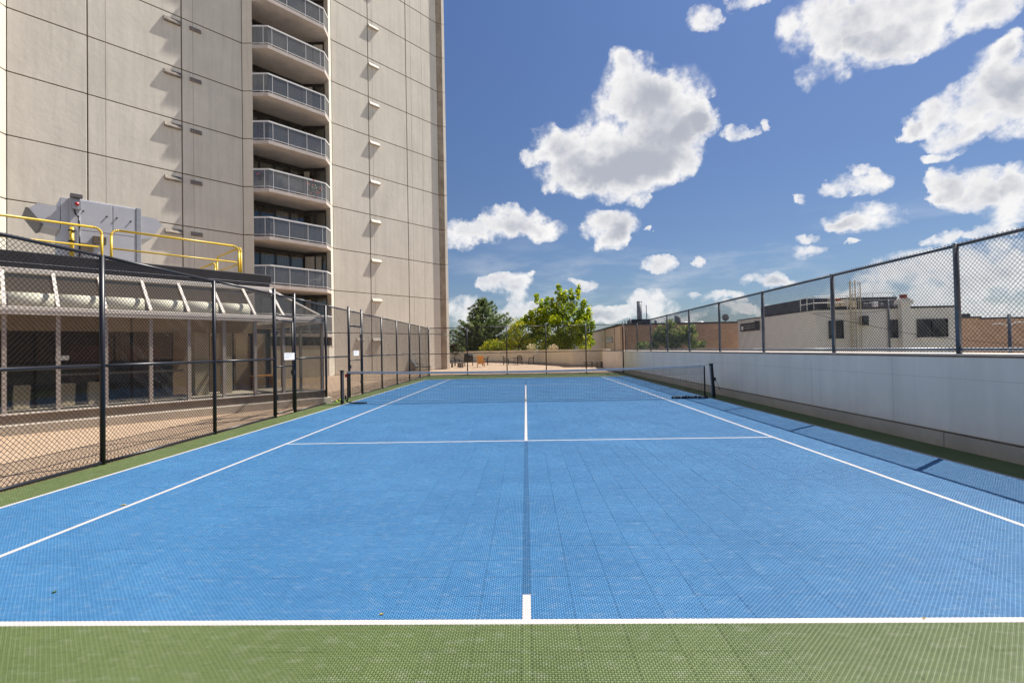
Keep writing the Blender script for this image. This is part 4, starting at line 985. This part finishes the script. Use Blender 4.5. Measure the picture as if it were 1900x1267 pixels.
bench((5.2, 40.2, 0), 'low stone bench in the parapet corner, left one of two', 1.0); bench((5.9, 39.3, 0), 'low stone bench in the parapet corner, right one of two', .9)
bench((-6.6, 45.6, 0), 'low dark bench half hidden by the tower corner', 1.1); bench((-5.9, 44.7, 0), 'low dark stool-like bench right of the bench at the tower corner', .7)

# ------------------------------------------------------------------ buildings across the street
def fbox(b, x0, y0, x1, y1, Y, dep):
    """box on a plane facing the court at distance Y, given by its photographed corners"""
    p = at(x0, y0, Y); q = at(x1, y1, Y); b.box(min(p.x, q.x), max(p.x, q.x), Y, Y+dep, min(p.z, q.z), max(p.z, q.z))
wb = empty('white_building', (27, 40, -3.2), 'two-storey pale grey building with dark windows behind the wall-top fence', 'building')
XWL, XWR, ZW = 22.38, 32.7, 4.12
b = MB(); b.box(XWL, XWR, 38, 51.9, -3.2, ZW); b.build('wall', M['bwhite'], wb)
b = MB(); b.box(XWL+1.3, XWR+.05, 37.95, 38.3, ZW+.002, ZW+.14); b.box(XWL-.05, XWL+1.298, 37.95, 52, ZW+.002, ZW+.10); b.build('roof_edge', M['mansard'], wb)
b = MB(); b.box(XWL-.02, 29.5, 39.4, 46.8, ZW+.142, 5.15); b.build('penthouse', M['mansard'], wb)
for x0, y0, x1, y1 in ((1539, 595, 1565, 628), (1651, 593, 1671, 627), (1703, 592, 1759, 625)):
    b = MB(); fbox(b, x0, y0, x1, y1, 37.96, .039); w_ = b.build('window', M['glass_dark'], wb)
    b = MB(); p = at(x0, y0, 37.9); q = at(x1, y1, 37.9)
    for xa in (p.x-.05, (p.x+q.x)/2-.02, q.x): b.box(xa, xa+.05, 37.90, 37.958, q.z, p.z)
    b.build('frame', M['dark_frame'], w_)
    b = MB(); b.box(p.x-.08, q.x+.08, 37.86, 37.958, q.z-.1, q.z-.001); b.build('sill', M['bwhite'], w_)
b = MB(); fbox(b, 1601, 586, 1612, 603, 37.6, .36); b.build('wall_air_conditioner', M['glass_dark'], wb)
b = MB(); fbox(b, 1612, 586, 1622, 603, 37.7, .26); b.build('air_conditioner_cover', M['bwhite'], wb)
b = MB(); p = at(1648, 555, 37.9); b.tube((p.x, 37.9, p.z), (p.x, 37.9, -3), .06, 8); b.build('downpipe', M['galv'], wb, True)
b = MB(); p = at(1670, 560, 37.7); q = at(1689, 640, 37.7); b.box(p.x, q.x, 37.55, 37.995, -3.2, 4.75); b.build('chimney', M['bwhite'], wb)
b = MB(); b.box(p.x-.14, q.x+.14, 37.45, 38.1, 4.4, 4.72); b.box(p.x+.0, q.x, 37.5, 38.05, 4.76, 4.85); b.build('chimney_cap', M['bwhite'], wb)
b = MB(); b.box(p.x+.14, q.x-.14, 37.65, 37.95, 4.853, 5.15); b.build('clay_pot', M['redbrick_cap'], wb)
# sign on the side wall
sg = empty('wall_sign', atx(1388, 603, XWL-.1), 'black shop sign with a white square on the side wall of the pale building', 'sign')
pa = atx(1373, 597, XWL-.12); pb = atx(1403, 611, XWL-.12); ys = sorted((pa.y, pb.y)); zs = (2.95, 3.75)
b = MB(); b.box(XWL-.12, XWL-.003, ys[0], ys[1], zs[0], zs[1]); b.build('board', M['glass_dark'], sg)
b = MB(); b.box(XWL-.13, XWL-.121, ys[1]-.75, ys[1]-.25, zs[0]+.15, zs[1]-.25); b.build('white_square', M['paper'], sg)
for zz, e1 in ((3.42, 3.2), (3.18, 2.2)):
    yy = ys[1]-1.0
    k = 0
    while yy > ys[1]-1.0-e1:
        wch = (.16, .22, .12, .2, .18)[k % 5]; b = MB(); b.box(XWL-.13, XWL-.121, yy-wch, yy, zz, zz+.16); b.build('lettering', M['dish'], sg); yy -= wch+.09; k += 1
b = MB(); b.box(XWL-.4, XWL-.003, ys[0]-.5, ys[0]-.3, zs[0], zs[1]+.1); tag(b.build('projecting_sign', M['glass_dark']), 'narrow black projecting box beside the black wall sign', 'sign')
# roof ladder cage
lc = empty('caged_ladder', (0, 0, 0), 'cream steel ladder with a safety cage on the front of the pale building', 'ladder')
lc.location = (24.9, 37.5, 0)
pL = at(1577, 600, 37.6).x; pR = at(1596, 600, 37.6).x
b = MB()
for xx in (pL+.2, pR-.2): b.tube((xx, 37.75, -3), (xx, 37.75, 6.3), .04, 6)
b.build('stile', M['interior_cream'], lc)
b = MB(); z = -2.9
while z < 5.6: b.tube((pL+.2, 37.75, z), (pR-.2, 37.75, z), .022, 5); z += .3
b.build('rungs', M['interior_cream'], lc)
b = MB()
for z in (-.5, .6, 1.7, 2.8, 3.9, 5.0, 6.1):
    c = Vector(((pL+pR)/2, 37.7, z)); pts = [c+Vector((.42*math.cos(a), -.6*math.sin(a)+.05, 0)) for a in [math.pi*k/8 for k in range(9)]]; b.path(pts, .022, 5)
for k in range(1, 8, 1): a = math.pi*k/8; b.tube(((pL+pR)/2+.42*math.cos(a), 37.75-.6*math.sin(a), -.5), ((pL+pR)/2+.42*math.cos(a), 37.75-.6*math.sin(a), 6.1), .016, 4)
b.build('safety_cage', M['interior_cream'], lc)
def rail_run(name, lab, pts, z0, h_, m_, cat='railing', r=.03, posts=3):
    e = empty(name, Vector((pts[0][0], pts[0][1], z0)), lab, cat)
    for zz in (h_, h_*.5):
        b = MB(); b.path([(x, y, z0+zz) for x, y in pts], r, 6); b.build('rail', m_, e)
    for (xa, ya), (xb, yb) in zip(pts[:-1], pts[1:]):
        for k in range(posts):
            f = k/(posts-1); b = MB(); b.tube((xa+(xb-xa)*f, ya+(yb-ya)*f, z0), (xa+(xb-xa)*f, ya+(yb-ya)*f, z0+h_), r, 6); b.build('post', m_, e)
rail_run('roof_railing', 'white railing on the roof before the charcoal penthouse', [(21.9, 39.3), (21.9, 37.5), (24.2, 37.2)], 4.12, 1.0, M['rail'])
rail_run('roof_railing', 'thin grey railing on the roof right of the caged ladder', [(25.4, 38.5), (28.6, 38.5)], 4.28, 1.1, M['galv'], r=.018)
hv = empty('rooftop_equipment', (25, 39, 4.2), 'cluster of cream air-conditioning boxes on the pale building roof', 'rooftop unit')
for x0, y0, x1, y1, m_ in ((1542, 553, 1558, 569, 'interior_cream'), (1560, 556, 1576, 568, 'interior_cream'), (1578, 558, 1590, 570, 'interior_cream'), (1602, 562, 1616, 571, 'flash'), (1619, 560, 1630, 569, 'ahu'), (1632, 563, 1640, 570, 'flash')):
    b = MB(); fbox(b, x0, y0, x1, y1, 38.9, .8); o = b.build('unit', M[m_], hv); bevel(o, .03, 1)
b = MB(); fbox(b, 1553, 555, 1560, 557.5, 38.7, .15); b.build('red_label', M['red'], hv)
# brick building
bb = empty('brick_building', (17, 60, -3.2), 'long brown brick building with flat roof behind the fence', 'building')
b = MB(); b.box(10.70, 50, 55, 55.3, -3.2, 4.05); b.build('brick_wall', M['brick_x'], bb)
b = MB(); b.box(10.70, 50, 55.301, 85, -3.2, 4.0); b.build('tan_wall', M['tan_wall'], bb)
b = MB(); b.box(10.60, 50.1, 54.9, 85.1, 4.052, 4.22); b.build('roof_edge', M['mansard'], bb)
for y in (58.5, 65.4): b = MB(); b.box(10.64, 10.698, y, y+.25, -3.2, 4.0); b.build('pilaster', M['corner'], bb)
b = MB(); b.box(10.66, 10.698, 60.0, 64.5, 2.2, 2.9); b.build('strip_window', M['glass_dark'], bb)
for k in range(6): b = MB(); b.box(10.60, 10.658, 60.2+k*.72, 60.2+k*.72+.4, 2.3, 2.6); b.build('lettering', M['rail'], bb)
b = MB(); b.box(10.66, 10.698, 55.6, 56.9, -.5, 1.4); b.build('door', M['tan_wall'], bb); 
st = empty('steel_chimney', at(1186, 600, 70), 'tall grey steel chimney stack above the brick building', 'chimney')
p = at(1186, 559.5, 70); b = MB(); b.tube((p.x, 70, 4), (p.x, 70, p.z), .36, 14); b.build('stack', M['chim'], st, True)
for dz in (0, 1.4): b = MB(); b.tube((p.x, 70, p.z-.1-dz), (p.x, 70, p.z-dz), .39, 14); b.build('collar', M['chim'], st, True)
bx = MB(); fbox(bx, 1172, 592.5, 1206, 603, 66, 3); tag(bx.build('roof_plant_room', M['mansard']), 'dark plant room box at the foot of the steel chimney', 'roof box')
an = MB(); p = at(1199, 566, 66); an.tube((p.x, 66, 4.2), (p.x, 66, p.z), .05, 5); an.tube((p.x, 66, p.z-.9), (p.x+.5, 66, 4.4), .02, 4); tag(an.build('roof_antenna', M['galv']), 'thin mast antenna right of the steel chimney', 'antenna')
for x0, y0, x1, y1, lab in ((1167, 591, 1171, 602, 'thin vent pipe left of the plant room box'), (1214, 594, 1219, 602, 'short vent pipe right of the plant room box'), (1251, 586, 1263, 600, 'wide round vent on the brick building roof')):
    p = at((x0+x1)/2, y0, 57); q = at(x1, y1, 57); b = MB(); b.tube((p.x, 57, 4.1), (p.x, 57, p.z), abs(q.x-p.x), 12); tag(b.build('roof_vent', M['chim'], None, True), lab, 'vent', 'vents on the brick roof')
for x, w, lab in ((1270, 9, 'left white dome skylight on the brick roof'), (1299, 10, 'right white dome skylight on the brick roof')):
    p = at(x, 600, 57); b = MB(); b.ball((p.x, 57, 4.2), .55, 12, 6, (1, 1, .45)); tag(b.build('skylight', M['rail'], None, True), lab, 'skylight', 'dome skylights')
ds = empty('satellite_dish', at(1346, 598, 56), 'grey satellite dish on the brick roof', 'satellite dish'); p = at(1346, 589, 56)
b = MB(); n = 20
for k in range(n):
    a, c = 2*math.pi*k/n, 2*math.pi*(k+1)/n
    for (r0, d0), (r1, d1) in (((0, .12), (.2, .09)), ((.2, .09), (.40, 0))):
        b.poly([Vector((p.x+r0*math.cos(a), 56+d0, p.z+r0*math.sin(a))), Vector((p.x+r1*math.cos(a), 56+d1, p.z+r1*math.sin(a))), Vector((p.x+r1*math.cos(c), 56+d1, p.z+r1*math.sin(c))), Vector((p.x+r0*math.cos(c), 56+d0, p.z+r0*math.sin(c)))])
b.build('reflector', M['dish'], ds)
b = MB(); b.tube((p.x, 56.1, p.z), (p.x, 56.1, 4.2), .04, 6); b.tube((p.x, 56, p.z-.35), (p.x, 55.6, p.z), .02, 5); b.build('mount', M['galv'], ds)
fb = MB(); fb.box(56*(-.0)+45, 110, 62, 80, -3.2, 4.2); fbq = empty('brick_building', (70, 62, -3.2), 'long low orange-brown brick building at the right edge', 'building'); fb.build('wall', M['brick_x'], fbq)
b = MB(); b.box(44.9, 110, 61.9, 80, 4.202, 4.4); b.build('roof_edge', M['mansard'], fbq); b = MB(); b.box(50.5, 55.5, 62.3, 66, 4.402, 4.95); b.build('roof_box', M['mansard'], fbq)
gh = MB(); gh.box(6.6, 10.5, 92, 110, -3.2, 4.6); gq = empty('grey_building', (8, 92, -3.2), 'pale grey far building behind the tan wall', 'building'); gh.build('wall', M['roof_grey'], gq)
rail_run('roof_railing', 'thin railing on the far pale building roof', [(6.7, 92), (10.4, 92)], 4.6, 1.1, M['galv'], r=.04, posts=5)
# lamp pole and street lamps
lp = empty('lamp_post', at(1872, 640, 30), 'dark post with two white lamp arms before the right brick building', 'street lamp'); p = at(1872, 583, 30)
b = MB(); b.tube((p.x, 30, -3.2), (p.x, 30, p.z), .09, 8); b.build('pole', M['galv'], lp, True)
for x, y in ((1840, 601.5), (1900, 598)):
    q = at(x, y, 30); b = MB(); b.path([(p.x, 30, q.z-.15), ((p.x+q.x)/2, 30, q.z+.03), (q.x, 30, q.z)], .03, 6); b.build('lamp_arm', M['rail'], lp)
def cable(lab, pts):
    b = MB(); b.path(pts, .018, 4); tag(b.build('overhead_cable', M['black']), lab, 'cable', 'overhead cables before the pale building')
cable('sagging dark cable crossing the pale building from upper left to lower right', [at(x, y, 34) for x, y in ((1505, 581), (1550, 592), (1600, 601), (1660, 614), (1720, 624), (1800, 632), (1900, 640))])
cable('cable curving under the ladder on the pale building', [at(x, y, 36) for x, y in ((1510, 581), (1570, 582), (1620, 579), (1648, 575))])

# building behind the viewer on the right, as the glass room's panes mirror it
nb_ = MB(); nb_.box(9.5, 34, -22, -1.0, -3.2, 13); tag(nb_.build('brick_building', M['brick_x']), 'dark brick building beside the near end of the court', 'building')

# ------------------------------------------------------------------ trees
def leaf_mat(name, dark, mid, lightest, trans=0.35):
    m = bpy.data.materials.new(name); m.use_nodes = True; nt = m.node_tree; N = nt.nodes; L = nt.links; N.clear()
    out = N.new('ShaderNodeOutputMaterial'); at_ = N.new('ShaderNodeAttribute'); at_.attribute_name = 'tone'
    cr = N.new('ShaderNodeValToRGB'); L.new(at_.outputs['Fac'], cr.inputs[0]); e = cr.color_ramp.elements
    e[0].position = 0.1; e[0].color = (*dark, 1); e[1].position = 0.9; e[1].color = (*lightest, 1); q = e.new(.5); q.color = (*mid, 1)
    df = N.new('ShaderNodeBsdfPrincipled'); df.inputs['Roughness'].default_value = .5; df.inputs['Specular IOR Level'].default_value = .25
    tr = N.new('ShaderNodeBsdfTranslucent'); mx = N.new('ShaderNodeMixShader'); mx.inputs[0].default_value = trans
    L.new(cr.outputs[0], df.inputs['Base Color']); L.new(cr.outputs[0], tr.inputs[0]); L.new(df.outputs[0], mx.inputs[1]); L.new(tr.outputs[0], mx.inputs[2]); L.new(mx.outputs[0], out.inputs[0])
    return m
LM = {'maple': leaf_mat('maple_leaves', (0.08, 0.17, 0.012), (0.32, 0.42, 0.015), (0.78, 0.74, 0.03), .6),
      'pine': leaf_mat('pine_needles', (0.06, 0.105, 0.045), (0.16, 0.225, 0.085), (0.38, 0.44, 0.17), .35),
      'gold': leaf_mat('golden_leaves', (0.15, 0.20, 0.01), (0.34, 0.38, 0.012), (0.60, 0.55, 0.03), .4),
      'dark': leaf_mat('dark_green_leaves', (0.08, 0.13, 0.045), (0.22, 0.29, 0.08), (0.52, 0.54, 0.16), .45),
      'red': leaf_mat('maroon_leaves', (0.03, 0.01, 0.01), (0.07, 0.02, 0.02), (0.12, 0.04, 0.03), .2),
      'cream': leaf_mat('cream_blossom', (0.2, 0.25, 0.04), (0.6, 0.55, 0.3), (0.8, 0.62, 0.5), .3)}
def foliage(clumps, per, size, rs, needle=False, up=0.0):
    V = []; F = []; T_ = []
    for (c, r) in clumps:
        n = max(8, int(per*(r[0]*r[1]*r[2])**.5)); tone = rs.uniform(.15, .75)
        u = rs.normal(size=(n, 3)); u /= np.linalg.norm(u, axis=1)[:, None]; rad = rs.uniform(.45, 1.08, n)**.6
        p = np.array(c) + u*rad[:, None]*np.array(r)
        a = rs.normal(size=(n, 3)); a /= np.linalg.norm(a, axis=1)[:, None]
        if needle: a = a*.6+u; a /= np.linalg.norm(a, axis=1)[:, None]
        nn = rs.normal(size=(n, 3))+np.array([0, 0, up]); bvec = np.cross(a, nn); bvec /= np.linalg.norm(bvec, axis=1)[:, None]+1e-9
        s = size*rs.uniform(.6, 1.3, n)
        la = a*s[:, None]*(1.5 if needle else 1.0); lb = bvec*s[:, None]*(.22 if needle else .62)
        i0 = len(V); q = np.stack([p-la, p-lb+la*.1, p+la, p+lb+la*.1], 1).reshape(-1, 3); V.extend(q.tolist())
        for k in range(n): j = i0+4*k; F.append((j, j+1, j+2, j+3)); T_.append(float(np.clip(tone+rs.normal(0, .16)+.12*u[k, 2], 0, 1)))  # tone random per leaf, slightly higher toward the top of each clump
    return V, F, T_
def build_leaves(name, m_, parent, VFT):
    V, F, T_ = VFT; o0 = np.array(wloc(parent)); me = bpy.data.meshes.new(name)
    me.from_pydata((np.array(V)-o0).tolist(), [], F); a = me.attributes.new('tone', 'FLOAT', 'FACE'); a.data.foreach_set('value', T_); me.materials.append(m_); me.update()
    o = bpy.data.objects.new(name, me); col.objects.link(o); o.parent = parent; return o
def tree(name, lab, cat, base, h_, trunk_r, clumps, m_, per, size, seed, needle=False, group=None):
    e = empty(name, base, lab, cat, group); rs = np.random.default_rng(seed); base = Vector(base); top = base+Vector((0, 0, h_))
    b = MB(); b.tube(base, base+Vector((.1, 0, h_*.55)), trunk_r, 9, trunk_r*.6); b.tube(base+Vector((.1, 0, h_*.55)), top, trunk_r*.6, 8, trunk_r*.15)
    for c, r in clumps[::max(1, len(clumps)//14)]:
        f = max(.2, min(.9, ((c[2]-base.z)/h_)*.75)); s = base+Vector((.1*f, 0, h_*f)); b.tube(s, Vector(c), trunk_r*.3, 6, trunk_r*.06)
    b.build('trunk', M['bark'], e, True)
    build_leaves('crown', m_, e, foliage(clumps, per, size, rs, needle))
    return e
def px_clumps(spec, Y, spread, rs, n_each, rmin, rmax, yd=None):
    """clumps scattered through ellipsoids: spec = centres and half sizes measured in the photo, laid out at distance Y"""
    out = []; s = Y/CF
    for x, y, rx, ry in spec:
        c = at(x, y, Y); n = max(1, int(n_each*(rx*ry)/600))
        for _ in range(n):
            u = rs.normal(size=3); u /= np.linalg.norm(u); u *= rs.uniform(.2, 1)**.5
            r = rs.uniform(rmin, rmax); out.append(((c.x+u[0]*(rx*s-r*.4), Y+u[1]*max(rx, ry)*s*spread, c.z+u[2]*(ry*s-r*.4)), (r, r, r*rs.uniform(.7, 1.1))))
    return out
rs = np.random.default_rng(3)
pts = at(1035, 650, 66)
cl = px_clumps([(1035, 612, 56, 34), (1045, 575, 30, 24), (1005, 585, 20, 24), (1078, 600, 20, 30), (985, 612, 26, 28), (1000, 635, 48, 18), (1060, 635, 44, 18)], 66, .8, rs, 40, .35, .75)
cl += px_clumps([(1037, 545, 7, 17), (1036, 532, 3.5, 6), (1048, 552, 8, 14), (1060, 547, 6, 14), (1072, 545, 6, 15), (1074, 533, 3, 6), (1083, 566, 7, 14), (1093, 580, 6, 14), (1099, 605, 6, 12), (1097, 630, 8, 14), (1015, 560, 5, 13), (1004, 566, 5, 14), (996, 556, 4, 12), (994, 546, 2.5, 5), (986, 585, 6, 12), (976, 592, 5, 10), (1024, 562, 6, 12), (966, 600, 6, 10)], 66, 1.0, rs, 170, .16, .34)
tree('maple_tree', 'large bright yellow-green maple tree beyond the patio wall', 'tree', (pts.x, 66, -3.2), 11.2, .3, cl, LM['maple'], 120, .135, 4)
cl = px_clumps([(958, 620, 22, 32), (950, 640, 24, 14), (975, 640, 20, 14)], 64, .8, rs, 30, .4, .8)
tree('young_maple', 'smaller yellow-green tree just left of the large maple', 'tree', (at(960, 640, 64).x, 64, -3.2), 6.5, .15, cl, LM['gold'], 80, .15, 5)
# pine: whorls of upswept boughs
pc_ = []; PY = 72.0; pm = at(896, 650, PY); prs = np.random.default_rng(21)
def reach(z, side):
    f = max(0.0, min(1.0, (9.05-z)/9.0)); return (5.9 if side < 0 else 6.3)*(f**.62)
z = -0.6; bough = MB()
while z < 8.9:
    nb_w = 11 if z < 6 else 8; a0_ = prs.uniform(0, 6.28)
    for q in range(nb_w):
        a_ = a0_ + q*6.283/nb_w + prs.uniform(-.25, .25); side = math.cos(a_)
        L_ = reach(z, side)*prs.uniform(.62, 1.08)
        if 4.6 < z < 6.2 and side > .3: L_ *= 1.15
        n_ = max(2, int(L_/.42)); prev = None
        for k in range(1, n_+1):
            f = k/n_; rr = .34*(1-.35*f)*prs.uniform(.8, 1.2)
            p = (pm.x+.1+side*L_*f, PY+math.sin(a_)*L_*f, z + .75*f*f*(L_/3) - .12*math.sin(f*3.1)*L_*.5 + prs.uniform(-.08, .08))
            if f > .3: pc_.append((p, (rr*.95, rr*.95, rr*.72)))
            if f > .45 and prs.random() < .75:
                w_ = prs.uniform(-.5, .5)*L_*.28; pc_.append(((p[0]-math.sin(a_)*w_, p[1]+math.cos(a_)*w_, p[2]+.12), (rr*.7, rr*.7, rr*.6)))
            if prev is not None: bough.tube(prev, p, .04*(1.2-f), 4)
            prev = p
    z += prs.uniform(.42, .6)
for k in range(4): pc_.append(((pm.x+.1, PY, 8.4+.28*k), (.22-.04*k, .22-.04*k, .3)))
pine = tree('pine_tree', 'dark green spreading pine tree right of the tower', 'tree', (pm.x, PY, -3.2), 12.0, .26, pc_, LM['pine'], 260, .18, 6, needle=True)
bough.build('branches', M['bark'], pine)
def shrub(name, lab, spec, Y, m_, per, size, seed, n_each=40, rmin=.25, rmax=.5):
    cl = px_clumps(spec, Y, 1.0, rs, n_each, rmin, rmax); c = cl[0][0]
    tree(name, lab, 'shrub', (c[0], Y, -3.2), 4.3, .06, cl, m_, per, size, seed)
shrub('golden_shrub', 'bright yellow-green rounded shrub before the pine', [(915, 640, 22, 9), (905, 645, 16, 7), (928, 643, 12, 8)], 65.6, LM['gold'], 150, .11, 8, 110)
shrub('blossoming_shrub', 'shrub with cream-pink blossom above the parapet, left of two', [(985, 645, 9, 6)], 58, LM['cream'], 130, .09, 9, 200)
shrub('blossoming_shrub', 'shrub with cream-pink blossom above the parapet, right of two', [(1027, 646, 8, 5)], 56, LM['cream'], 130, .09, 10, 200)
shrub('ornamental_grass', 'clump of straw-yellow plants at the foot of the maple', [(1084, 648, 13, 6)], 56, LM['gold'], 130, .1, 14, 120)
shrub('maroon_shrub', 'dark maroon shrub at the tower corner under the pine', [(840, 646, 9, 9)], 71, LM['red'], 130, .10, 11, 150)
shrub('dark_shrub', 'dark green bushes under the pine behind the parapet', [(870, 646, 40, 10), (950, 648, 30, 8), (1050, 646, 40, 6)], 69.5, LM['dark'], 60, .14, 12, 30, .4, .8)
cl = px_clumps([(1245, 625, 26, 22), (1228, 622, 18, 18), (1270, 622, 22, 18), (1243, 603, 8, 8), (1280, 612, 10, 10), (1292, 640, 16, 10), (1200, 641, 16, 5), (1215, 640, 12, 10)], 33, .9, rs, 60, .16, .34)
tree('small_tree', 'dark green small tree behind the wall-top fence before the brick building', 'tree', (at(1245, 640, 33).x, 33, -3.2), 5.4, .12, cl, LM['dark'], 330, .075, 13)
